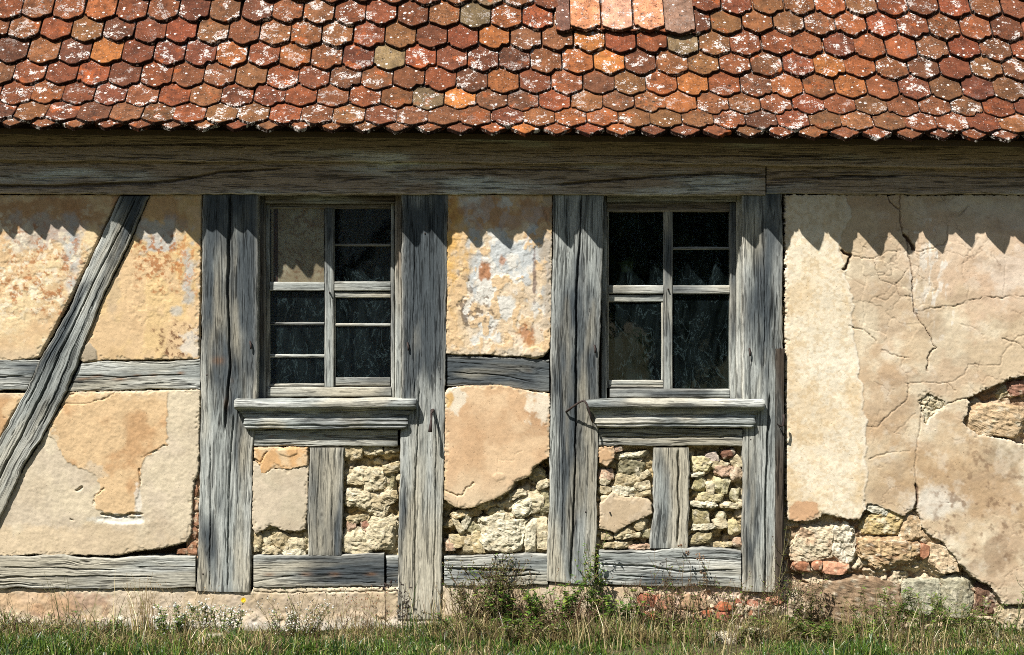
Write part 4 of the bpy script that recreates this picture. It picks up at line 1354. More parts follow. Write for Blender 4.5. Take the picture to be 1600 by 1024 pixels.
# R7: hole in the render with the long stone
r7 = rubble("rubble_infill", 1496, 1706, 574, 706, 57, ybase=.06, cell=20, amp=.015, pal=(c(190, 156, 122), c(150, 120, 90)))
for (cx, cy, w, h, y, th, col, ro, rg) in [
    (1566, 658, 112, 48, -.004, .07, c(206, 176, 136), -.1, .7), (1662, 666, 90, 44, .0, .07, c(200, 168, 130), .0, .8), (1590, 607, 40, 22, .02, .06, c(168, 124, 100), .1, .8), (1566, 616, 18, 14, .03, .05, c(190, 172, 130), .5, .6),
    (1640, 612, 60, 28, .01, .06, c(180, 150, 112), .1, .8)]:
    i += 1
    stone(r7, cx, cy, w, h, y, th, col, i, ro, rough=rg, n=17, sq=.7)
r8 = rubble("rubble_infill", 1424, 1490, 606, 672, 58, ybase=.02, cell=10, amp=.012, pal=(c(224, 206, 168), c(200, 176, 136)))
for (cx, cy, w, h, y, col, ro) in [(1446, 624, 14, 7, .0, ST1, .6), (1458, 622, 14, 6, .0, ST4, -.5), (1454, 634, 16, 9, .002, ST1, .2), (1466, 633, 12, 8, .002, ST1, -.3), (1447, 646, 14, 16, .002, ST4, .1)]:
    i += 1
    stone(r8, cx, cy, w, h, y, .03, col, i, ro, rough=.4, n=7)

# bricks in the plinth and by the left post
brick_cols = [c(194, 116, 82), c(178, 112, 88), c(204, 146, 116), c(206, 172, 140)]
rb = rubble("brick_plinth", 996, 1232, 908, 1004, 59, ybase=.024, cell=26, amp=.006, pal=(c(226, 196, 166), c(206, 168, 136)), label="brick course in the plinth under the right window")
for (cx, cy, w, h, y) in [(1010, 938, 34, 20, .0), (1039, 942, 28, 26, -.002), (1082, 942, 40, 24, -.006), (1132, 948, 30, 14, -.002), (1170, 944, 44, 16, .010), (1212, 938, 30, 14, .002), (1056, 962, 34, 16, -.002),
                          (1096, 962, 36, 14, -.004), (1130, 964, 26, 14, -.002), (1165, 962, 36, 14, .012), (1200, 962, 30, 12, .014), (1020, 962, 30, 14, .006), (1075, 982, 36, 14, 0), (1040, 982, 30, 14, 0), (1115, 982, 36, 14, 0)]:
    i += 1
    stone(rb, cx, cy, w, h, y, .05, brick_cols[i % 4], i, random.uniform(-.05, .05), rough=.3, n=9, name="brick", mat=M_BRICK, sq=.88, col2=c(214, 176, 148) if i % 3 == 0 else None)
rl = rubble("brick_packing", 292, 318, 736, 872, 60, ybase=.03, cell=14, amp=.008, pal=(c(196, 160, 124), c(180, 140, 106)), label="red brick packing beside the left post")
for (cx, cy, w, h) in [(304, 790, 11, 20), (304, 812, 12, 20), (303, 834, 12, 22), (300, 857, 16, 20), (284, 862, 20, 8), (304, 766, 8, 20)]:
    i += 1
    stone(rl, cx, cy, w, h, .006, .03, c(164, 122, 94), i, 0, rough=.6, n=6, name="brick", mat=M_BRICK, sq=.85)
for (cx, cy, w, h) in [(1252, 886, 28, 15), (1277, 884, 15, 14), (1307, 889, 42, 18), (1446, 862, 12, 26)]:
    i += 1
    stone(r6, cx, cy, w, h, -.004, .04, c(178, 126, 96) if cx < 1290 or cx > 1400 else c(214, 160, 128), i, -.1, rough=.35, n=9, name="brick", mat=M_BRICK, sq=.85)

# solid wall core behind everything, pierced by the two window openings; rear and side walls, floor
g = Geo()
core = np.array([c(120, 100, 74)] * 8) * .6
OP = [(402, 628), (940, 1161)]


def core_box(xa, xb, ya, yb2, y0=.10, y1=.45):
    x0, _ = W(xa, 0)
    x1, _ = W(xb, 0)
    _, z0 = W(0, yb2)
    _, z1 = W(0, ya)
    box(g, float(x0), float(x1), y0, y1, float(z0), float(z1), col=core)


core_box(-262, 402, 262, 1010)
core_box(402, 628, 262, 302)
core_box(402, 628, 622, 1010)
core_box(628, 940, 262, 1010)
core_box(940, 1161, 262, 302)
core_box(940, 1161, 622, 1010)
core_box(1161, 1812, 262, 1010)
g.build("wall_core", M_MORTAR, house, False)
XL = float(W(-262, 0)[0])
XR = float(W(1812, 0)[0])
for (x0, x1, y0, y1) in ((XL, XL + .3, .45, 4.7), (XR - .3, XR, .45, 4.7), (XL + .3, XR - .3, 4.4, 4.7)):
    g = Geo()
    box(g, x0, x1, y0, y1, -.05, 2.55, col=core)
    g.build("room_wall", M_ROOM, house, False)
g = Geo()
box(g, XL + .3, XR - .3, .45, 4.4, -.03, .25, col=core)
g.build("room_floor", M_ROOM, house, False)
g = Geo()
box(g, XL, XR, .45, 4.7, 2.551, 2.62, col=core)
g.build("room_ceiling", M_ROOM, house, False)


# ------------------------------------------------------------------ windows
def bar(g, x0, x1, y0, y1, yb, depth=.03, seed=0, vert=None, **kw):
    vert = (y1 - y0) > (x1 - x0) if vert is None else vert
    d = dict(su=.02, sv=.0035, checks=.25, edge=.25, wear=.45, relief=.45, blue=(.25, .2), warm=(.2, .25), lite=.6, edgelite=.5)
    d.update(kw)
    if vert:
        timber(g, [(x0, y0), (x0, y1)], [(x1, y0), (x1, y1)], y0=yb, depth=depth, seed=seed, **d)
    else:
        timber(g, [(x0, y0), (x1, y0)], [(x0, y1), (x1, y1)], y0=yb, depth=depth, seed=seed, **d)


def onebar(name, parent, *a, **k):
    g = Geo()
    bar(g, *a, **k)
    return g.build(name, M_WOOD, parent)


def pane(parent, x0, x1, y0, y1, yb):
    g = Geo()
    xa, za = W(x0, y0, yb)
    xb, zb = W(x1, y1, yb)
    box(g, float(xa), float(xb), yb, yb + .003, float(zb), float(za))
    return g.build("pane", M_GLASS, parent, False)


# left window
g = Geo()
bar(g, 402, 414, 303, 623, .055, .08, 201, blue=(.5, .4), warm=(.0, .1), brown=(.3, .1), tone=.8)
bar(g, 617, 628, 303, 623, .055, .08, 202, warm=(.4, .5), blue=(0, 0), brown=(.3, .2))
bar(g, 414.5, 616.5, 304, 318, .052, .08, 203, brown=(.5, .5), blue=(0, 0), tone=.8)
bar(g, 414.5, 421, 319, 621, .085, .06, 204, blue=(.5, .3), tone=.9)
bar(g, 610.5, 616.5, 319, 621, .085, .06, 205, warm=(.4, .4))
bar(g, 421.5, 610, 319, 326, .090, .05, 206, brown=(.6, .6), warm=(.3, .3))
bar(g, 418, 611, 605, 620, .075, .07, 207, blue=(.2, .2), lite=.8)
w1 = g.build("window_frame", M_WOOD, house, True, "left window frame with eight small panes")
onebar("mullion", w1, 507, 522, 326, 604.5, .088, .04, 211, blue=(.4, .1), lite=.7, checks=.5)
onebar("transom", w1, 421.5, 506.5, 441, 455, .086, .04, 212, lite=.9, warm=(.3, .3))
onebar("transom", w1, 522.5, 610, 440, 455, .086, .04, 213, lite=.9, warm=(.3, .3))
onebar("sash_rail", w1, 524, 610, 456, 465.5, .098, .03, 214, warm=(.5, .5), blue=(0, 0), lite=.8)
onebar("sash_rail", w1, 524.5, 609.5, 590, 603.5, .096, .03, 215, lite=.7)
onebar("sash_rail", w1, 421.5, 506.5, 600, 604.5, .096, .03, 216, warm=(.3, .3))
for (x0, x1, yy, k) in ((522.5, 610, 381, 0), (421.5, 506.5, 503.5, 1), (421.5, 506.5, 554, 2), (524, 610, 505.5, 3)):
    onebar("glazing_bar", w1, x0, x1, yy, yy + (4.8 if k else 4), .100, .02, 220 + k, warm=(.2, .2), lite=.9 if k else .2, tone=1 if k else .6)
onebar("sash_stile", w1, 522.5, 524, 456, 604, .099, .03, 226, warm=(.3, .3))
pane(w1, 422, 506, 327, 441, .0985)
pane(w1, 422, 506, 456, 503, .111)
pane(w1, 422, 506, 508.5, 554, .111)
pane(w1, 422, 506, 559, 600, .111)
pane(w1, 522.5, 610, 327, 381, .111)
pane(w1, 522.5, 610, 385, 440, .111)
pane(w1, 524.5, 610, 466, 505, .111)
pane(w1, 524.5, 610, 510.5, 590, .111)
# rusty sheet standing behind the upper left pane
xs = np.linspace(424, 506, 60)
ys = np.linspace(322, 443, 80)
X, Y = np.meshgrid(xs, ys, indexing='ij')
k = mottled(X, Y, c(196, 172, 136), c(176, 148, 112), 301, 20)
k = mixc(k, ss(-.1, .6, fbm(X / 5, Y / 5, 5, 302, .7)) * blob(X, Y, 470, 380, 45, 60, .5, 20, 303, .5) * .8, c(140, 94, 62))
k = mixc(k, ((X > 428) & (X < 435)) * 1.0, c(84, 52, 40))  # dark red-brown strip painted for the shadowed gap at the left
k = mixc(k, ss(440, 435, X) * ss(428, 422, X) * .2, BEIGE)
wx, wz = W(X, Y, .106)
idx = np.arange(X.size).reshape(X.shape)
q = np.stack([idx[:-1, :-1], idx[1:, :-1], idx[1:, 1:], idx[:-1, 1:]], -1).reshape(-1, 4)
g = Geo()
g.add(np.stack([wx, .106 + fbm(X / 30, Y / 30, 2, 5) * .002, wz], -1).reshape(-1, 3), q, col=k.reshape(-1, 3))
xa, za = W(424, 322, .12)
xb, zb = W(506, 443, .12)
box(g, float(xa), float(xb), .112, .12, float(zb), float(za), col=c(120, 96, 70))
g.build("backing_sheet", M_PLASTER, w1, True, "rust-spotted tan sheet behind the upper left pane")

# right window
g = Geo()
bar(g, 940, 948, 303, 623, .050, .08, 231, blue=(.5, .3), warm=(.1, .2), tone=.85)
bar(g, 1151, 1160, 303, 623, .050, .08, 232, warm=(.3, .4), blue=(.1, .1))
bar(g, 948.5, 1150.5, 305, 316, .048, .08, 233, brown=(.3, .3), warm=(.3, .3), blue=(0, 0), tone=.9)
bar(g, 948.5, 1140, 317, 331, .075, .06, 234, brown=(.35, .35), warm=(.4, .4), blue=(0, 0), checks=.8, lite=.8)
bar(g, 1140.5, 1150.5, 317, 622, .070, .06, 235, blue=(.4, .2), lite=.7, checks=.5)
bar(g, 948.5, 951, 332, 606, .080, .05, 236, warm=(.3, .3))
bar(g, 953, 1140, 608, 621.5, .065, .07, 237, blue=(.1, .1), lite=.8, warm=(.3, .3))
w2 = g.build("window_frame", M_WOOD, house, True, "right window frame with one glazing bar in its upper right light")
onebar("mullion", w2, 1037, 1051, 329, 607.5, .080, .045, 241, blue=(.5, .2), lite=.5, checks=.5)
onebar("transom", w2, 951.5, 1036.5, 446, 459.5, .080, .04, 242, lite=.8)
onebar("transom", w2, 1051.5, 1140, 446, 459.5, .080, .04, 243, lite=.8)
onebar("sash_rail", w2, 951.5, 1036, 460.5, 472.5, .094, .03, 244, warm=(.5, .5), blue=(0, 0), lite=.9, checks=.5)
onebar("sash_rail", w2, 951.5, 1036, 594, 602, .092, .03, 245, lite=.9)
onebar("sash_rail", w2, 951.5, 1036, 602.5, 607, .086, .03, 246, blue=(.5, .5))
onebar("sash_stile", w2, 1033.5, 1036.8, 473, 593.5, .093, .03, 247, warm=(.6, .6), blue=(0, 0))
onebar("glazing_bar", w2, 1051.5, 1140, 386, 390.5, .092, .02, 248, lite=.4, tone=.75)
pane(w2, 951, 1036, 332, 446, .105)
pane(w2, 951, 1033, 473, 594, .105)
pane(w2, 1051.5, 1140, 332, 386, .105)
pane(w2, 1051.5, 1140, 391, 446, .105)
pane(w2, 1051.5, 1140, 460, 607, .105)


# moulded sills
def sill(xa, xb, ytop, ybot, seed, label):
    # profile: (t down 0..1, proud m, end inset px)
    prof = [(.0, .004, 2), (.015, .050, 1), (.05, .076, 0), (.14, .086, 0), (.24, .084, 0), (.31, .074, 0), (.345, .060, 1), (.36, .052, 3), (.42, .046, 7), (.5, .041, 11), (.58, .040, 13), (.64, .044, 14),
            (.66, .050, 14), (.74, .052, 14), (.82, .054, 13), (.845, .046, 15), (.88, .046, 15), (.90, .052, 15), (.95, .048, 16), (1.0, .012, 17)]
    pt = np.array([p[0] for p in prof])
    n = 60
    tt = np.linspace(0, 1, n)
    pr = np.interp(tt, pt, [p[1] for p in prof])
    ins = np.interp(tt, pt, [p[2] for p in prof])
    nu = int((xb - xa) * S / .009)
    U = np.linspace(0, 1, nu)[:, None] * np.ones((1, n))
    Tm = np.ones((nu, 1)) * tt[None]
    PR = np.ones((nu, 1)) * pr[None]
    IN = np.ones((nu, 1)) * ins[None]
    um = U * (xb - xa) * S
    vm = Tm * (ybot - ytop) * S
    wob = fbm(um * 2, vm * 0, 3, seed) * 1.4
    px = xa + IN + U * (xb - xa - 2 * IN)
    py = ytop + Tm * (ybot - ytop) + wob + fbm(um * 12, vm * 20, 2, seed + 4) * .6
    h = PR + fbm(um * 4, vm * 90, 3, seed + 1) * .0016
    n1 = fbm(um * 1.4, vm * 34, 2, seed + 2)
    ck = (1 - ss(.03, .09, np.abs(n1))) * ss(-.1, .2, fbm(um * 2, vm * 12, 2, seed + 3))
    h = h - ck * .006
    ed = np.minimum(um, (xb - xa) * S - um)
    h = h - np.exp(-ed / .006) * .012
    x, z = W(px, py, -.04)
    col = np.ones((nu, n, 1)) * C_MID
    col = mixc(col, ss(-.2, .4, fbm(um * 3, vm * 40, 3, seed + 5)) * .7, C_LITE)
    col = mixc(col, ss(-.1, .5, fbm(um * 4, vm * 9, 3, seed + 6)) * .6, C_WARM)
    col = mixc(col, ss(.1, .5, fbm(um * 3 + 5, vm * 9, 3, seed + 7)) * .5, C_BLUE)
    col = col * (1 - .3 * ck)[..., None]
    V = np.stack([x, -h, z], -1)
    gr = np.stack([um + seed, vm * 1.3 + seed, vm * 0 + seed], -1)
    g = Geo()
    idx = np.arange(nu * n).reshape(nu, n)
    q = np.stack([idx[:-1, :-1], idx[:-1, 1:], idx[1:, 1:], idx[1:, :-1]], -1).reshape(-1, 4)
    g.add(V.reshape(-1, 3), q, col=col.reshape(-1, 3), gr=gr.reshape(-1, 3))
    for e, fl in ((0, False), (-1, True)):
        ln = V[e]
        bk = ln.copy()
        bk[:, 1] = .02
        ii = np.arange(n - 1)
        qq = np.stack([ii, ii + n, ii + n + 1, ii + 1], -1)
        g.add(np.concatenate([ln, bk]), qq if fl else qq[:, ::-1], col=np.concatenate([col[e], col[e]]), gr=np.concatenate([gr[e], gr[e] + .02]))
    for e in (0, -1):
        ln = V[:, e]
        bk = ln.copy()
        bk[:, 1] = .10
        ii = np.arange(nu - 1)
        qq = np.stack([ii, ii + 1, ii + nu + 1, ii + nu], -1)
        g.add(np.concatenate([ln, bk]), qq, col=np.concatenate([col[:, e], col[:, e]]), gr=np.concatenate([gr[:, e], gr[:, e] + .02]))
    return g.build("window_sill", M_WOOD, house, True, label)


sill(367, 651, 623.5, 672, 261, "moulded sill under the left window")
sill(916, 1194, 624.5, 670, 262, "moulded sill under the right window")


# ironwork
def iron(name, pts_px, rad, label=None, n=7):
    """points (px, py, y world)"""
    g = Geo()
    pts = []
    for (px, py, y) in pts_px:
        x, z = W(px, py, y)
        pts.append((float(x), y, float(z)))
    tube(g, pts, rad, n)
    return g.build(name, M_IRON, house, True, label)


# hook on the second post: an eye with a hanging tongue that widens
iron("hook", [(678, 640, .0), (675, 642, -.045), (674, 648, -.075), (674, 655, -.085), (673, 664, -.095), (672, 675, -.105)], [.007, .010, .008, .005, .008, .012], "small rusty hook on the second post")
iron("casement_stay", [(883, 644, .0), (886, 643, -.04), (895, 636, -.07), (905, 629, -.10), (912, 626, -.115), (916, 630, -.12), (920, 640, -.12), (923, 652, -.11), (926, 660, -.09)],
     [.0075, .0065, .006, .0055, .0055, .006, .006, .0055, .005], "bent rusty iron stay at the right sill")
iron("latch", [(1214, 662, -.04), (1219, 666, -.075), (1224, 665, -.08), (1225, 655, -.085), (1224, 648, -.085)], [.006, .006, .007, .006, .007], "small rusty latch on the batten")
for (px, py) in ((391, 540), (637, 542), (929, 546), (1171, 551)):
    iron("hinge_pin", [(px - 1, py - 7, .0), (px, py - 6, -.028), (px + 1, py, -.032), (px + 1, py + 6, -.03)], [.005, .006, .0055, .005])
for (px, py, y) in ((323, 586, -.01), (344, 543, -.01), (341, 553, -.01), (688, 592, -.012), (664, 365, -.012), (631, 899, -.01), (681, 900, -.01), (382, 908, -.01), (317, 897, -.01), (1196, 387, -.01), (1211, 457, -.01),
                    (1206, 542, -.01), (1219, 544, -.01), (1173, 687, -.01), (953, 801, -.01), (915, 800, -.01), (1171, 892, -.01), (515, 457, .075), (1044, 452, .07), (870, 588, -.01)):
    iron("nail_head", [(px, py, y + .02), (px, py, y - .006)], [.0055, .0045], n=6)

# ------------------------------------------------------------------ roof
# slope profile in (outward distance from wall face, height) by arc length s from the eave
EAVE_OUT = .355
_s = np.linspace(-.1, 4.2, 2151)
_ang = np.radians(np.interp(_s, [-.1, .03, .14, .30, .46, .62, 1.0, 4.2], [14, 22, 43, 51, 55, 58, 60, 60]))
_dy = np.cos(_ang) * (_s[1] - _s[0])
_dz = np.sin(_ang) * (_s[1] - _s[0])
_Y = np.cumsum(_dy) - np.interp(0, _s, np.cumsum(_dy)) - EAVE_OUT
_Z = np.cumsum(_dz) - np.interp(0, _s, np.cumsum(_dz))
ROWX = [0, 550, 1000, 1600]
ROWS = [[204, 210, 217, 225], [194, 200, 204, 213], [168, 174, 181, 189], [136, 145, 153, 163], [102, 112, 121, 131], [66, 78, 88, 100], [31, 42, 54, 67], [-4, 8, 21, 34], [-37, -27, -13, 2]]
TH = .0225
TL = .355
OFFL = 2.45 * TH


def rowy(kk, px):
    if kk < len(ROWS):
        return float(np.interp(px, ROWX, ROWS[kk]))
    return float(np.interp(px, ROWX, ROWS[-1])) - 33 * (kk - len(ROWS) + 1)


def prof(s):
    return float(np.interp(s, _s, _Y)), float(np.interp(s, _s, _Z)), float(np.interp(s, _s, _ang))


def eave_z(px):
    # world height of profile origin so that the tip of row 0 lands on its pixel row
    y, z, a = prof(0)
    yy = y - math.sin(a) * (OFFL - 1.25 * TH)
    k = (CAMD + yy) / CAMD
    return CAMZ + (512 - rowy(0, px)) * S * k - math.cos(a) * (OFFL - 1.25 * TH)


def eave_z_lin(px):
    return np.interp(px, [-300, 0, 550, 1000, 1600, 1900], [eave_z(0) + .006, eave_z(0), eave_z(550), eave_z(1000), eave_z(1600), eave_z(1600) - .01])


def s_of(kk, px):
    if kk == 0:
        return 0.0
    target = rowy(kk, px)
    z0 = float(eave_z_lin(px))
    lo, hi = 0.0, 4.0
    for _ in range(28):
        m = (lo + hi) / 2
        y, z, a = prof(m)
        yy = y - math.sin(a) * OFFL
        zz = z0 + z + math.cos(a) * OFFL
        pyy = 512 - (zz - CAMZ) / (S * (CAMD + yy) / CAMD)
        if pyy > target:
            lo = m
        else:
            hi = m
    return (lo + hi) / 2


def tile_mesh(seed, w=.1672, l=TL, tip=.060, name="roof_tile", deep=False):
    rs = random.Random(seed)
    hw = w / 2
    half = [(1.0, .075), (.985, .055), (.94, .045), (.80, .036), (.56, .024), (.33, .011), (.15, .003), (0, 0)]
    if deep:
        half = [(1.0, .10), (.96, .078), (.86, .060), (.70, .044), (.50, .029), (.28, .013), (.12, .003), (0, 0)]
    pts = []
    sc = tip / .060 * rs.uniform(.85, 1.12)
    for sx in (-1, 1):
        hh = half if sx < 0 else half[::-1][1:]
        for (a, b) in hh:
            pts.append((sx * a * hw + rs.uniform(-.0016, .0016), b * sc + rs.uniform(-.0032, .0032)))
    if rs.random() < .55:       # a chipped corner
        j = rs.choice([2, 3, 10, 11])
        pts[j] = (pts[j][0] * .93, pts[j][1] + rs.uniform(.006, .016))
    out = pts + [(hw, l * .5), (hw, l), (-hw, l), (-hw, l * .5)]
    n = len(out)
    cx, cy = 0, .06
    top_in = [((x - cx) * .965 + cx, (y - cy) * .965 + cy + .001) for x, y in out]
    V = [(x, y, .0) for x, y in out] + [(x, y, TH - .003) for x, y in out] + [(x, y, TH) for x, y in top_in]
    # slight crown
    V = [(x, y, z + .003 * (1 - (x / hw) ** 2)) for x, y, z in V]
    V.append((0, .09, TH + .0035))
    V.append((0, l * .5, TH + .0035))
    q = []
    for i_ in range(n):
        j = (i_ + 1) % n
        q.append((i_, j, n + j, n + i_))
        q.append((n + i_, n + j, 2 * n + j, 2 * n + i_))
    cI = 3 * n
    cJ = 3 * n + 1
    t = []
    m_ = len(pts)
    for i_ in range(m_ - 1):
        t.append((2 * n + i_, 2 * n + i_ + 1, cI))
    a_, b_, c_, d_ = (2 * n + m_, 2 * n + m_ + 1, 2 * n + m_ + 2, 2 * n + m_ + 3)
    t += [(2 * n + m_ - 1, a_, cI), (a_, cJ, cI), (a_, b_, cJ), (b_, c_, cJ), (c_, d_, cJ), (d_, cI, cJ), (d_, 2 * n, cI)]
    g = Geo()
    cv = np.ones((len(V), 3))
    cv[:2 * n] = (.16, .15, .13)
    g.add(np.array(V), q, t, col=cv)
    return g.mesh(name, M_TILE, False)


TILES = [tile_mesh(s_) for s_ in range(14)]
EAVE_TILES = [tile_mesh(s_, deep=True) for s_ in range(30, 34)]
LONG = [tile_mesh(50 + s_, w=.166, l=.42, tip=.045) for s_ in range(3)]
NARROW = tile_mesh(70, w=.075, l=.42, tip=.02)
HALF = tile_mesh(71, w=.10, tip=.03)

# boarding and battens under the tiles
g = Geo()
xs = np.linspace(-300, 1900, 24)
ss_ = np.concatenate([np.linspace(.115, 1.0, 18), np.linspace(1.3, 3.2, 4)])
V = []
for px in xs:
    for s0 in ss_:
        y, z, a = prof(s0)
        V.append(((px - 800) * S, y + math.sin(a) * .004, float(eave_z_lin(px)) + z - math.cos(a) * .004))
V = np.array(V)
nxx, nss = len(xs), len(ss_)
idx = np.arange(nxx * nss).reshape(nxx, nss)
q = np.stack([idx[:-1, :-1], idx[1:, :-1], idx[1:, 1:], idx[:-1, 1:]], -1).reshape(-1, 4)
g.add(V, q, col=c(96, 80, 60))
V2 = V.copy()
V2[:, 2] -= .03
g.add(V2, q[:, ::-1], col=c(96, 80, 60))
front = np.concatenate([V[idx[:, 0]], V2[idx[:, 0]]])
ii = np.arange(nxx - 1)
g.add(front, np.stack([ii, ii + 1, ii + 1 + nxx, ii + nxx], -1), col=c(96, 80, 60))
# rear slope down to the back wall and gable ends
ridge = V[idx[:, -1]]
backl = ridge.copy()
backl[:, 1] = 2 * ridge[:, 1] + .1
backl[:, 1] = np.maximum(backl[:, 1], 5.0)
backl[:, 2] = 2.4
g.add(np.concatenate([ridge, backl]), np.stack([ii, ii + nxx, ii + nxx + 1, ii + 1], -1), col=c(96, 80, 60))
roof = g.build("roof", M_WOOD, house, False)
roof['label'] = "steep tiled roof with a flared eave"
for px in (XL + .05, XR - .05):
    g = Geo()
    y, z, a = prof(3.2)
    zt = float(eave_z_lin(800)) + z - .25
    g.add(np.array([(px, .12, 2.5), (px, 4.9, 2.5), (px, y + .02, zt), (px + .06, .12, 2.5), (px + .06, 4.9, 2.5), (px + .06, y + .02, zt)]), [(0, 3, 4, 1), (1, 4, 5, 2), (2, 5, 3, 0)], [(0, 1, 2), (3, 5, 4)], col=BEIGE)
    g.build("gable", M_PLASTER, house, False)

PAL = [((160, 94, 66), 5), ((144, 86, 64), 4), ((164, 106, 72), 4), ((152, 106, 76), 3), ((170, 118, 80), 2), ((190, 114, 70), 1.2), ((226, 142, 82), .6), ((160, 142, 112), .7), ((128, 84, 64), 2), ((176, 98, 66), 2), ((194, 168, 132), .3)]


def tile_colour(px, kk, rs):
    w = [b for a, b in PAL]
    orange = math.exp(-((px - 1010) / 200) ** 2) * (.6 if kk > 1 else .9)
    w = [b * (1 + (6 * orange if j in (4, 5, 6, 9) else 0)) for j, b in enumerate(w)]
    if px < 420:
        w[7] *= .4
        w[6] *= .25
        w[10] *= .3
        w[5] *= .5
    if px > 1300:
        w[6] *= .3
        w[7] *= .3
        w[4] *= .5
    if 430 < px < 800:
        w[7] *= 2.2
        w[4] *= 1.5
    (r_, g_, b_), _ = rs.choices([(a, 0) for a, b in PAL], w)[0]
    f = rs.uniform(.88, 1.08)
    mxx = .22 if r_ < 200 else .1
    r_, g_, b_ = r_ * (1 - mxx) + 156 * mxx, g_ * (1 - mxx) + 96 * mxx, b_ * (1 - mxx) + 70 * mxx
    cc = c(r_ * f, g_ * f * rs.uniform(.96, 1.03), b_ * f * .93, .355)
    return (*cc, 1.0)


def place_tile(o, px, s0, rs, lift=0.0, jit=1.0, ln=TL, offl=OFFL):
    z0 = float(eave_z_lin(px))
    y0, z_0, a0 = prof(s0)
    y1, z_1, a1 = prof(s0 + ln)
    p0 = Vector(((px - 800) * S, y0, z0 + z_0)) + Vector((0, -math.sin(a0), math.cos(a0))) * (offl + lift)
    k = (CAMD + p0.y) / CAMD
    p0.x = (px - 800) * S * k
    p1 = Vector((p0.x, y1, z0 + z_1)) + Vector((0, -math.sin(a1), math.cos(a1))) * (.001 + lift)
    sl = (float(eave_z_lin(px + 50)) - float(eave_z_lin(px - 50))) / (100 * S)
    ydir = (p1 - p0).normalized()
    xdir = Vector((1, 0, sl)).normalized()
    zdir = xdir.cross(ydir).normalized()
    xdir = ydir.cross(zdir).normalized()
    m = Matrix((xdir, ydir, zdir)).transposed().to_4x4()
    m.translation = p0
    r_ = Matrix.Rotation(rs.gauss(0, .018) * jit, 4, 'Z') @ Matrix.Rotation(rs.gauss(0, .010) * jit, 4, 'Y') @ Matrix.Rotation(rs.uniform(-.012, .006) * jit, 4, 'X')
    o.matrix_local = m @ r_
    return m @ r_


TW = 50.2     # tile pitch in photo pixels near the eave
rs = random.Random(11)
count = 0
rest = []
for kk in range(0, 22):
    base = {0: 17, 1: -8, 2: 20, 3: -6, 4: 14, 5: -14, 6: 8, 7: -18}.get(kk, (kk % 2) * TW / 2)
    pitch = TW - .20 * min(kk, 8)
    j0 = int(math.floor((-300 - base) / pitch))
    j1 = int(math.ceil((1900 - base) / pitch))
    drift = 0
    for j in range(j0, j1):
        drift += rs.uniform(-.6, .6)
        drift *= .9
        px = base + j * pitch + drift
        yp = rowy(kk, px)
        seen = -26 < px < 1626 and yp > -3
        s0 = s_of(kk, px) + rs.gauss(0, .0045) + (float(vn(px / 110, kk * 1.7, 77)) - .5) * (.020 if kk > 1 else .006)
        if kk == 0:
            s0 += rs.gauss(0, .002) + (.018 if rs.random() < .05 else 0)
        # the patch of longer newer tiles replaces rows 6.. there
        if kk in (7, 8) and 876 < px < 1078:
            if kk == 8 and yp > -8:
                pass
            continue
        me = rs.choice(EAVE_TILES if kk == 0 else TILES)
        if seen and count < 285:
            o = bpy.data.objects.new("roof_tile", me)
            COL.objects.link(o)
            o.parent = roof
            o.color = tile_colour(px, kk, rs)
            place_tile(o, px, s0, rs, offl=OFFL - (1.25 * TH if kk == 0 else 0))
            count += 1
        else:
            o = bpy.data.objects.new("tmp", me)
            mt_ = place_tile(o, px, s0, rs, offl=OFFL - (1.25 * TH if kk == 0 else 0))
            rest.append((me, mt_))
            bpy.data.objects.remove(o)
# repair patch
for n_, (px, yy, me, colr) in enumerate([(915, 49, LONG[0], (232, 158, 112)), (965, 50, LONG[1], (230, 172, 140)), (1015, 50, LONG[2], (232, 160, 118)), (1063, 56, LONG[0], (160, 124, 102)), (880, 52, NARROW, (132, 94, 78))]):
    lo, hi = 0.0, 2.0
    for _ in range(28):
        m = (lo + hi) / 2
        y, z, a = prof(m)
        yv = y - math.sin(a) * (OFFL + .03)
        zv = float(eave_z_lin(px)) + z + math.cos(a) * (OFFL + .03)
        if 512 - (zv - CAMZ) / (S * (CAMD + yv) / CAMD) > yy:
            lo = m
        else:
            hi = m
    o = bpy.data.objects.new("roof_tile", me)
    COL.objects.link(o)
    o.parent = roof
    o.color = (*c(*colr, .5), 1)
    place_tile(o, px, m, rs, lift=.022, jit=.4, ln=.42)
    o['label'] = "long newer repair tile near the top"
# tiles beyond the picture's edge, joined
g = Geo()
cache = {}
for me, mt in rest:
    if me.name not in cache:
        vv = np.zeros(len(me.vertices) * 3)
        me.vertices.foreach_get("co", vv)
        fq = [tuple(p.vertices) for p in me.polygons if len(p.vertices) == 4]
        ft = [tuple(p.vertices) for p in me.polygons if len(p.vertices) == 3]
        cache[me.name] = (vv.reshape(-1, 3), fq, ft)
    vv, fq, ft = cache[me.name]
    M_ = np.array(mt)
    g.add(vv @ M_[:3, :3].T + M_[:3, 3], fq, ft, col=(1, 1, 1))
o = g.build("upper_roof_tiles", M_TILE, roof, False)
o.color = (*c(150, 90, 66), 1)
o['kind'] = 'stuff'

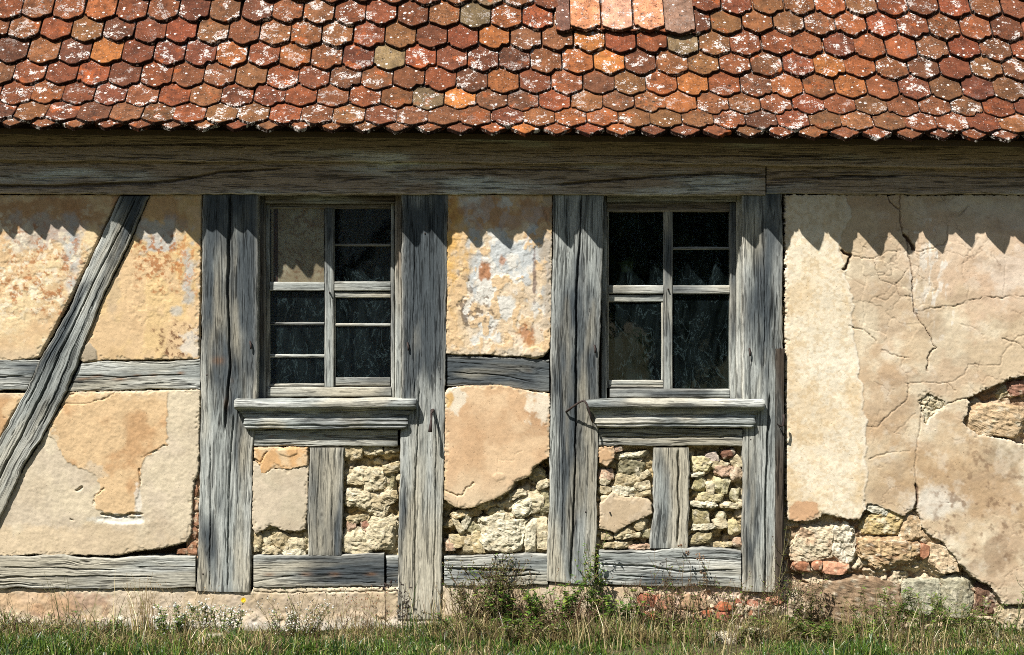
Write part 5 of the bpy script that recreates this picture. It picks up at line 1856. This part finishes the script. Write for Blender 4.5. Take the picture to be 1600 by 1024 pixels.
# ------------------------------------------------------------------ ground
g = Geo()
nx, ny = 120, 60
xs = np.concatenate([[-300, -60], np.linspace(-8, 8, nx), [60, 300]])
ys = np.concatenate([[-300, -60, -20], np.linspace(-9, .35, ny), [8, 60, 300]])
X, Y = np.meshgrid(xs, ys, indexing='ij')
Z = fbm(X * 1.5, Y * 1.5, 4, 5) * .025 * (np.abs(X) < 10) * (Y > -10) * (Y < .4) - .02 + ss(-.35, 0, Y) * .02 * (Y < .4)
idx = np.arange(X.size).reshape(X.shape)
q = np.stack([idx[:-1, :-1], idx[1:, :-1], idx[1:, 1:], idx[:-1, 1:]], -1).reshape(-1, 4)
g.add(np.stack([X, Y, Z], -1).reshape(-1, 3), q)
gr = g.build("ground", M_GROUND)
tag(gr, "uneven soil and turf at the foot of the wall", None, None, "structure")

# ------------------------------------------------------------------ grass
GREENS = [np.array(v) for v in ((.065, .13, .015), (.04, .09, .014), (.10, .18, .022), (.16, .20, .035), (.022, .05, .012))]
STRAWS = [np.array(v) for v in ((.42, .34, .15), (.30, .22, .10), (.52, .43, .23), (.15, .10, .06), (.20, .19, .07), (.10, .075, .04))]


def blades(g, n, xr, yr, hfun, dryfun, wid=.0028, seed=0, lean=.35, zbase=-.01):
    r = np.random.default_rng(seed)
    x = r.uniform(*xr, n)
    y = r.uniform(*yr, n)
    h = hfun(x, y, r)
    keep = h > .012
    x, y, h = x[keep], y[keep], h[keep]
    n = len(x)
    th = r.uniform(0, 2 * np.pi, n)
    le = np.abs(r.normal(0, lean, n)) + .08
    dx = np.cos(th) * le
    dy = np.sin(th) * le
    y = np.minimum(y, -.02)
    dy = np.where(y + dy * h > -.01, -np.abs(dy), dy)
    fa = r.uniform(0, np.pi, n)
    wx = np.cos(fa) * wid
    wy = np.sin(fa) * wid
    w = r.uniform(.5, 1.3, n)
    V = np.zeros((n, 7, 3))
    for k_, (t, ww) in enumerate(((0, 1.0), (.4, .85), (.75, .55))):
        cx = x + dx * h * t ** 2
        cy = y + dy * h * t ** 2
        cz = zbase + h * (t - .25 * le * t ** 2)
        for s_, sg in ((0, -1), (1, 1)):
            V[:, k_ * 2 + s_, 0] = cx + sg * wx * w * ww
            V[:, k_ * 2 + s_, 1] = cy + sg * wy * w * ww
            V[:, k_ * 2 + s_, 2] = cz
    V[:, 6, 0] = x + dx * h
    V[:, 6, 1] = y + dy * h
    V[:, 6, 2] = zbase + h * (1 - .25 * le - .12 * le)
    V[:, :, 1] = np.minimum(V[:, :, 1], -.012)
    b = np.arange(n)[:, None] * 7
    q = np.concatenate([b + [0, 1, 3, 2], b + [2, 3, 5, 4]])
    t = b + [4, 5, 6]
    dry = r.random(n) < dryfun(x, y)
    gi = r.integers(0, len(GREENS), n)
    si = r.integers(0, len(STRAWS), n)
    col = np.where(dry[:, None], np.array(STRAWS)[si], np.array(GREENS)[gi]) * r.uniform(.7, 1.25, (n, 1))
    g.add(V.reshape(-1, 3), q, t, col=np.repeat(col, 7, 0))


def patchy(x, y, s=0):
    return vn(x * 2.3, y * 2.3, 5 + s)


g = Geo()
tuft = lambda x, y, k, q: ss(.35, .9, vn(x * k, y * k * 1.3, q))
blades(g, 42000, (-3.7, 3.9), (-1.0, -.02), lambda x, y, r: (.002 + .085 * tuft(x, y, 2.2, 5) + .075 * tuft(x, y, 7, 6) + .03 * (x > 1.2)) * r.uniform(.3, 1.25, len(x)), lambda x, y: .10 + .6 * ss(.45, .8, vn(x * 2.7, y * 4, 9)), seed=1, wid=.0034, lean=.6)
blades(g, 16000, (-3.9, 3.9), (-2.6, -1.0), lambda x, y, r: .09 * r.uniform(.4, 1.1, len(x)), lambda x, y: .3 + 0 * x, seed=2, wid=.004)
blades(g, 3800, (-3.5, 3.7), (-.6, -.02), lambda x, y, r: (.05 + .32 * tuft(x, y, 3.3, 21)) * r.uniform(.4, 1.15, len(x)), lambda x, y: .82 + 0 * x, seed=3, wid=.0019, lean=.40)
blades(g, 16000, (-3.5, 3.7), (-.35, -.02), lambda x, y, r: (.03 + .10 * vn(x * 4, y, 31)) * r.uniform(.4, 1.2, len(x)), lambda x, y: .8 + 0 * x, seed=4, wid=.0020, lean=.9)
blades(g, 12000, (-.45, 1.45), (-.35, -.02), lambda x, y, r: (.08 + .15 * vn(x * 4, y, 41)) * r.uniform(.3, 1.1, len(x)), lambda x, y: .85 + 0 * x, seed=5, wid=.0022, lean=.6)
grass = g.build("grass", M_LEAF, None, False)
tag(grass, "green and straw coloured grass growing along the foot of the wall", "grass", None, "stuff")


# ------------------------------------------------------------------ weeds, each a thing
def leafq(V, T, CC, p, d, up, ln, wd, col):
    """a folded pointed leaf of four triangles"""
    d = d.normalized()
    side = d.cross(up)
    if side.length < 1e-4:
        side = Vector((1, 0, 0))
    side.normalize()
    nrm = side.cross(d).normalized()
    b = len(V)
    mid = p + d * ln * .5 - nrm * ln * .06
    V += [tuple(p), tuple(mid + side * wd * .5 + nrm * wd * .2), tuple(mid), tuple(mid - side * wd * .5 + nrm * wd * .2), tuple(p + d * ln - nrm * ln * .12)]
    T += [(b, b + 1, b + 2), (b, b + 2, b + 3), (b + 1, b + 4, b + 2), (b + 2, b + 4, b + 3)]
    CC += [tuple(col)] * 5


def weed(name, label, px, h, y=-.15, seed=0, stems=4, spread=.1, leaf=.022, nleaf=26, green=1.0, stemc=(.20, .16, .08), branch=.4, heads=0, headc=(.10, .06, .04), headr=.006, cat="weed", group=None, leafstart=.15, lean=(0, 0), rad=.0022, wdr=.4):
    r = random.Random(seed)
    stems = int(stems * 1.6) if stems > 3 else stems
    nleaf = int(nleaf * 1.7)
    leaf *= 1.25
    rad *= 1.4
    k = (CAMD + y) / CAMD
    x0 = (px - 800) * S * k
    root = bpy.data.objects.new(name, None)
    COL.objects.link(root)
    root.location = (x0, y, 0)
    tag(root, label, cat, group)
    sg = Geo()
    V, T, CC = [], [], []
    hv, hg = 0, Geo()

    def safe(v):
        v.y = min(v.y, -.015 - y)
        return v
    for s_ in range(stems):
        hh = h * r.uniform(.5, 1.0) if s_ else h
        ang = r.uniform(0, 2 * math.pi)
        sp = spread * r.uniform(.2, 1)
        bx = Vector((math.cos(ang) * sp * .55, math.sin(ang) * sp * .2, -.02))
        tx = Vector((math.cos(ang) * sp + lean[0], math.sin(ang) * sp * .4 + lean[1], hh))
        n = 8
        pts = []
        wob = [Vector((r.gauss(0, 1), r.gauss(0, .5), 0)) * h * .018 for _ in range(n + 1)]
        for i_ in range(n + 1):
            t = i_ / n
            p = bx.lerp(tx, t ** 1.0) + wob[i_] * t + Vector((math.cos(ang), 0, 0)) * sp * .4 * (t * t - t)
            pts.append(safe(p))
        tube(sg, pts, [rad * (1 - .75 * i_ / n) for i_ in range(n + 1)], 4, col=np.array(stemc) * r.uniform(.8, 1.3), cap=False)
        axes = [pts]
        for b_ in range(int(branch * 10)):
            i_ = r.randint(2, n - 1)
            p = pts[i_]
            a2 = r.uniform(0, 2 * math.pi)
            bl = hh * r.uniform(.12, .32)
            q_ = p + Vector((math.cos(a2) * .55, math.sin(a2) * .3, .8)) * bl
            md = p.lerp(q_, .5) + Vector((math.cos(a2), 0, -.3)) * bl * .12
            br = [p, safe(md), safe(q_)]
            tube(sg, br, [rad * .5, rad * .4, rad * .25], 3, col=np.array(stemc) * r.uniform(.8, 1.3), cap=False)
            axes.append(br)
        for ax in axes:
            m_ = nleaf if ax is pts else max(2, nleaf // 5)
            if nleaf == 0:
                m_ = 0
            for _ in range(m_):
                t = r.uniform(leafstart if ax is pts else 0.1, 1) * (len(ax) - 1)
                i_ = min(int(t), len(ax) - 2)
                p = ax[i_].lerp(ax[i_ + 1], t - i_)
                a2 = r.uniform(0, 2 * math.pi)
                d = Vector((math.cos(a2), math.sin(a2) * .8, r.uniform(-.2, .7)))
                ln = leaf * r.uniform(.5, 1.3)
                if r.random() < green:
                    cc = GREENS[r.randint(0, 3)] * r.uniform(.9, 1.7)
                else:
                    cc = STRAWS[r.randint(0, 4)] * r.uniform(.35, .8)
                leafq(V, T, CC, safe(p), d, Vector((0, 0, 1)), ln, ln * wdr, cc)
            if heads and (ax is not pts or heads > 0):
                p = ax[-1]
                for _ in range(heads):
                    pp = p + Vector((r.gauss(0, 1), r.gauss(0, .6), r.gauss(0, .7))) * headr * (1.6 if heads > 1 else 0)
                    rr = headr * r.uniform(.5, 1.1)
                    vv = [pp + Vector(d_) * rr for d_ in ((1, 0, 0), (-1, 0, 0), (0, 1, 0), (0, -1, 0), (0, 0, 1.2), (0, 0, -1.2))]
                    hg.add(np.array([tuple(safe(v_)) for v_ in vv]), None, [(0, 2, 4), (2, 1, 4), (1, 3, 4), (3, 0, 4), (2, 0, 5), (1, 2, 5), (3, 1, 5), (0, 3, 5)], col=np.array(headc) * r.uniform(.6, 1.5))
    sg.build("stem", M_LEAF, root, True)
    if V:
        lg = Geo()
        lg.add(np.array(V), None, T, col=np.array(CC))
        o_ = lg.build("leaves", M_LEAF, root, False)
        o_['kind'] = 'stuff'
    if hg.n:
        o_ = hg.build("seed_head", M_LEAF, root, False)
        o_['kind'] = 'stuff'
    return root


BR = (.10, .065, .035)
weed("weed", "tallest dark brown-green seeding weed against the middle sill rail", 775, .44, -.12, 1, stems=12, spread=.26, leaf=.015, nleaf=18, green=.5, stemc=BR, branch=1.4, lean=(-.12, 0), heads=2, headr=.005, headc=(.14, .12, .05), rad=.003)
weed("weed", "bright green leafy weed right of the tallest dark weed", 828, .38, -.16, 2, stems=10, spread=.36, leaf=.027, nleaf=9, green=.95, stemc=(.08, .10, .03), branch=.8, wdr=.5, leafstart=.35)
weed("weed", "low broad-leaved green weed before the third post", 882, .27, -.14, 3, stems=9, spread=.36, leaf=.028, nleaf=9, green=1, stemc=(.10, .09, .035), branch=.6, wdr=.55, leafstart=.35)
weed("weed", "slim upright green weed along the right edge of the third post", 928, .50, -.10, 4, stems=4, spread=.14, leaf=.022, nleaf=16, green=.8, stemc=(.11, .11, .04), branch=.8)
weed("weed", "green bushy weed with pale yellow-green tops right of the third post", 960, .27, -.16, 5, stems=8, spread=.22, leaf=.026, nleaf=12, green=1, stemc=(.13, .12, .04), branch=.5, wdr=.6)
weed("dead_weed", "tangle of reddish brown dead stalks below the third post", 880, .25, -.22, 6, stems=22, spread=.40, leaf=.010, nleaf=8, green=.05, stemc=(.13, .065, .04), branch=.9, heads=1, headr=.003, cat="dead weed")
weed("dead_weed", "brown dead stalks left of the tall dark weed", 750, .34, -.16, 7, stems=16, spread=.26, leaf=.012, nleaf=6, green=.1, stemc=(.24, .17, .09), branch=.6, cat="dead weed")
weed("dead_weed", "pale straw stalks rising between the green weeds", 850, .40, -.13, 35, stems=18, spread=.42, leaf=.010, nleaf=3, green=.2, stemc=(.26, .19, .10), branch=.5, heads=1, headr=.004, headc=(.16, .10, .06), cat="dead weed", rad=.0016)
weed("dead_weed", "dark dead stalks under the brick course", 1010, .34, -.15, 8, stems=14, spread=.28, leaf=.010, nleaf=7, green=.2, stemc=(.14, .085, .05), branch=.9, heads=1, headr=.003, cat="dead weed")
weed("seed_stalk", "tall dry stalk with dark seed umbel before the sill rail under the right window", 1081, .44, -.08, 9, stems=1, spread=.02, leaf=.01, nleaf=3, green=.2, stemc=(.13, .09, .05), branch=.3, heads=7, headr=.006, headc=(.20, .12, .07), cat="dry stalk")
weed("seed_stalk", "dry stalk with paler seed umbel right of the tallest umbel", 1108, .41, -.08, 10, stems=2, spread=.05, leaf=.01, nleaf=4, green=.2, stemc=(.16, .11, .06), branch=.4, heads=6, headr=.006, headc=(.24, .16, .10), cat="dry stalk")
weed("dead_weed", "sparse leafy stalk mix before the brick course", 1055, .42, -.12, 11, stems=10, spread=.22, leaf=.014, nleaf=10, green=.55, stemc=(.17, .12, .06), branch=.7, heads=1, headr=.004, cat="dead weed")
weed("weed", "dry weed with arching stalks right of the brick course", 1170, .32, -.14, 12, stems=13, spread=.26, leaf=.014, nleaf=12, green=.5, stemc=(.17, .11, .06), branch=.7, heads=1, headr=.0035)
weed("seed_stalk", "thin tall dry stalk beside the foot of the brown batten", 1212, .58, -.06, 13, stems=1, spread=.02, leaf=.010, nleaf=8, green=.5, stemc=(.20, .18, .08), branch=.5, heads=1, headr=.004, cat="dry stalk", lean=(.05, 0))
weed("weed", "brown-green weed before the left end of the purple stone", 1258, .32, -.12, 14, stems=9, spread=.20, leaf=.016, nleaf=14, green=.4, stemc=(.18, .13, .07), branch=.8, heads=2, headr=.005, headc=(.12, .09, .05))
weed("weed", "leafy weed with dark shadowed leaves before the purple stone", 1372, .27, -.16, 15, stems=8, spread=.20, leaf=.024, nleaf=16, green=.7, stemc=(.15, .12, .05), branch=.6)
weed("weed", "green weed with thin blades before the grey foundation stone", 1450, .25, -.18, 16, stems=12, spread=.22, leaf=.026, nleaf=10, green=.8, stemc=(.20, .19, .08), branch=.5, wdr=.25)
weed("weed", "green weed under the broken end of the plaster at the right", 1510, .22, -.18, 17, stems=12, spread=.24, leaf=.026, nleaf=10, green=.8, stemc=(.20, .19, .08), branch=.5, wdr=.25)
weed("seed_stalk", "curved green stalk at the right edge of the picture", 1582, .38, -.14, 18, stems=2, spread=.05, leaf=.016, nleaf=8, green=.9, stemc=(.12, .13, .05), branch=.3, cat="stalk", lean=(.09, 0))
weed("seed_stalk", "black seeded stalk before the second post, left one", 603, .27, -.10, 19, stems=1, spread=.01, leaf=.01, nleaf=3, green=.2, stemc=(.08, .05, .03), branch=.3, heads=8, headr=.006, headc=(.05, .035, .03), cat="dry stalk")
weed("seed_stalk", "black seeded stalk at the foot of the second post, right one", 630, .25, -.10, 20, stems=3, spread=.06, leaf=.012, nleaf=6, green=.2, stemc=(.08, .05, .03), branch=.4, heads=5, headr=.005, headc=(.05, .035, .03), cat="dry stalk")
weed("seed_stalk", "leafy dark stalk just right of the second post", 714, .26, -.10, 21, stems=2, spread=.05, leaf=.022, nleaf=12, green=.5, stemc=(.10, .08, .04), branch=.2, cat="dry stalk")
weed("dry_grass_tuft", "tuft of upright straw grass below the left rail end", 225, .34, -.14, 22, stems=16, spread=.14, leaf=.02, nleaf=0, stemc=(.36, .27, .13), branch=.1, cat="dry grass", rad=.0014, heads=1, headr=.003, headc=(.3, .22, .12))
weed("dry_grass_tuft", "thin straw grass leaning left of the first post", 290, .28, -.16, 23, stems=10, spread=.22, leaf=.02, nleaf=0, stemc=(.33, .25, .13), branch=.2, cat="dry grass", rad=.0013, heads=1, headr=.003, headc=(.3, .22, .12))
weed("dry_grass_tuft", "straw grass with branching tops at the far left", 35, .24, -.16, 24, stems=10, spread=.24, leaf=.02, nleaf=0, stemc=(.30, .23, .12), branch=.3, cat="dry grass", rad=.0014, heads=1, headr=.003, headc=(.2, .14, .08))
weed("dry_grass_tuft", "leaning green-brown stalks below the left sill rail", 110, .34, -.14, 25, stems=5, spread=.24, leaf=.02, nleaf=0, stemc=(.20, .19, .08), branch=.15, cat="dry grass", rad=.0017)
weed("dry_grass_tuft", "straw stalks below the rail under the left window", 470, .24, -.16, 26, stems=14, spread=.36, leaf=.012, nleaf=2, green=.3, stemc=(.34, .26, .13), branch=.3, cat="dry grass", rad=.0013, heads=1, headr=.004, headc=(.10, .07, .05))
weed("dry_grass_tuft", "brown stalks between the first and second post", 560, .26, -.14, 27, stems=10, spread=.30, leaf=.012, nleaf=3, green=.3, stemc=(.26, .18, .10), branch=.4, cat="dry grass", rad=.0013, heads=1, headr=.004, headc=(.3, .14, .07))
weed("white_flowering_weed", "low green weed with tiny white flowers left of the first post", 268, .17, -.2, 28, stems=10, spread=.16, leaf=.020, nleaf=16, green=1, stemc=(.12, .14, .05), branch=.5, heads=2, headr=.006, headc=(.62, .62, .58), cat="flowering weed")
weed("white_flowering_weed", "low weed with white seed tufts below the first post", 345, .19, -.2, 29, stems=12, spread=.22, leaf=.016, nleaf=12, green=.8, stemc=(.20, .17, .08), branch=.6, heads=2, headr=.006, headc=(.6, .58, .52), cat="flowering weed")
weed("white_flowering_weed", "weed with fluffy white tufts below the left window", 455, .20, -.2, 30, stems=14, spread=.24, leaf=.014, nleaf=10, green=.7, stemc=(.22, .17, .09), branch=.6, heads=2, headr=.005, headc=(.6, .58, .52), cat="flowering weed")
weed("dead_weed", "dark brown matted weed below the left sill rail", 80, .14, -.2, 31, stems=18, spread=.5, leaf=.018, nleaf=10, green=.4, stemc=(.14, .10, .05), branch=.5, cat="dead weed")
weed("weed", "low dark leafy weed at the foot of the wall right of the tall dark weed", 800, .16, -.26, 32, stems=16, spread=.5, leaf=.022, nleaf=14, green=.65, stemc=(.12, .09, .05), branch=.5)
weed("weed", "low leafy weed before the bricks", 1110, .15, -.26, 33, stems=16, spread=.5, leaf=.020, nleaf=14, green=.6, stemc=(.14, .10, .05), branch=.5)
weed("weed", "low green weed carpet before the purple stone", 1320, .14, -.3, 34, stems=16, spread=.5, leaf=.022, nleaf=16, green=.75, stemc=(.14, .12, .05), branch=.5)

# yellow flower
fr = weed("yellow_flower", "single bright yellow flower on a thin stem before the first post", 378, .175, -.16, 40, stems=1, spread=.01, leaf=.016, nleaf=5, green=.9, stemc=(.13, .14, .05), branch=.1, cat="flower")
g = Geo()
for ring, (nr, rr, zz) in enumerate(((12, .017, .0), (9, .011, .004))):
    for k_ in range(nr):
        a_ = 2 * math.pi * k_ / nr + ring * .2
        d = Vector((math.cos(a_), -.35, math.sin(a_)))
        s_ = Vector((-math.sin(a_), 0, math.cos(a_))) * .0032
        p = Vector((0, -zz, 0))
        g.add(np.array([tuple(p), tuple(p + d * rr * .6 + s_), tuple(p + d * rr), tuple(p + d * rr * .6 - s_)]), None, [(0, 1, 2), (0, 2, 3)], col=(.85, .60, .02))
o = g.build("petals", M_LEAF, fr, False)
o.location = (0.012, -.02, .20)
o['kind'] = 'stuff'
g = Geo()
tube(g, [(0.004, 0, .17), (.012, -.014, .198)], [.002, .006], 6, col=(.10, .13, .04))
g.build("calyx", M_LEAF, fr, True)

# loose stones lying in the grass
for (px, y, w, h, col, sd, lb) in ((745, -.30, 46, 20, c(226, 214, 190), 801, "pale loose stone in the grass left of the weeds"), (1180, -.30, 52, 28, c(214, 200, 170), 802, "pale loose stone in the grass below the right post"),
                                   (1130, -.36, 40, 22, c(200, 186, 160), 803, "smaller pale loose stone left of the stone below the right post"), (330, -.34, 26, 14, c(190, 176, 150), 804, "small loose stone in the grass below the first post")):
    o = stone(None, px, 0, w, h, 0, .10, col, sd, 0, rough=.8, n=10)
    o.location = ((px - 800) * S * (CAMD + y) / CAMD, y, .012)
    o.name = "loose_stone"
    tag(o, lb, "stone", None, "thing")

# ------------------------------------------------------------------ house mirrored faintly in the panes, with unseen trees added as dark backdrop
nb = bpy.data.objects.new("neighbour_house", None)
COL.objects.link(nb)
nb.location = (-4.5, -24, 0)
tag(nb, "white timbered house across the yard, mirrored faintly in the panes", "house")
M_NB = mat_simple("limewash", (.55, .55, .52), .9, .1, 3, .1)
M_NBT = mat_simple("dark_timber", (.03, .025, .02), .9, .1, 8, .3)
M_NBR = mat_simple("dark_roof", (.12, .055, .035), .9, .1, 8, .3)
g = Geo()
box(g, -5, 5, -6, 0, -.05, 5)
g.build("wall", M_NB, nb, False)
g = Geo()
g.add(np.array([(-5.4, .5, 4.8), (5.4, .5, 4.8), (5.4, -3, 9), (-5.4, -3, 9), (-5.4, -6.5, 4.8), (5.4, -6.5, 4.8)]), [(0, 1, 2, 3), (3, 2, 5, 4), (0, 4, 5, 1)], [(0, 3, 4), (1, 5, 2)])
g.build("roof", M_NBR, nb, False)
for k_ in range(6):
    g = Geo()
    xx = -4.9 + k_ * 1.92
    box(g, xx, xx + .2, .005, .05, 0, 4.95)
    g.build("timber_post", M_NBT, nb, False)
for zz in (.1, 2.4, 4.7):
    g = Geo()
    box(g, -5, 5, .02, .06, zz, zz + .2)
    g.build("timber_beam", M_NBT, nb, False)
for (xa, xb) in ((-2.9, -1.1), (-1.1, -2.9), (.95, 2.75)):
    g = Geo()
    v = np.array([(xa, .03, 2.6), (xa + .2, .03, 2.6), (xb + .2, .03, 4.7), (xb, .03, 4.7)])
    v2 = v.copy()
    v2[:, 1] = .075
    g.add(np.concatenate([v, v2]), [(4, 5, 6, 7), (0, 1, 5, 4), (1, 2, 6, 5), (2, 3, 7, 6), (3, 0, 4, 7)])
    g.build("brace", M_NBT, nb, False)
M_BARK = mat_simple("bark", (.08, .06, .045), .95, .05, 30, .4)
for n_, (tx, ty, th, lb) in enumerate(((2.6, -19, 8.5, "added broad leafy tree, out of view, right of the white house"), (9.5, -22, 10, "added tallest tree, out of view, far from the white house"), (-12.5, -21, 8, "added rounded tree, out of view, left of the white house"))):
    root = bpy.data.objects.new("tree", None)  # unseen tree, added to keep bright sky out of the pane reflections
    COL.objects.link(root)
    root.location = (tx, ty, 0)
    tag(root, lb, "tree", "added trees out of view")
    g = Geo()
    tube(g, [(0, 0, -.1), (.1, 0, th * .3), (0, .1, th * .55), (.1, 0, th * .8)], [.28, .22, .15, .05], 8)
    for k_ in range(6):
        a_ = k_ * 1.1
        tube(g, [(0.05, 0, th * (.3 + .06 * k_)), (math.cos(a_) * 1.1, math.sin(a_) * 1.1, th * (.42 + .07 * k_)), (math.cos(a_) * 2, math.sin(a_) * 2, th * (.5 + .07 * k_))], [.1, .07, .03], 6)
    g.build("trunk", M_BARK, root, True)
    r_ = np.random.default_rng(60 + n_)
    N = 14000
    cen = r_.normal(0, 1, (60, 3))
    cen /= np.linalg.norm(cen, axis=1, keepdims=True)
    cen = cen * np.array([2.6, 2.6, th * .42]) * r_.uniform(.3, 1, (60, 1)) + [0, 0, th * .52]
    p = cen[r_.integers(0, 60, N)] + r_.normal(0, .42, (N, 3))
    d1 = r_.normal(0, 1, (N, 3)) * .10
    d2 = r_.normal(0, 1, (N, 3)) * .07
    V = np.stack([p - d1, p + d2, p + d1, p - d2], 1).reshape(-1, 3)
    g = Geo()
    g.add(V, np.arange(N * 4).reshape(N, 4), col=np.repeat(np.array([.05, .09, .025]) * r_.uniform(.6, 1.5, (N, 1)), 4, 0))
    o = g.build("crown", M_LEAF, root, False)
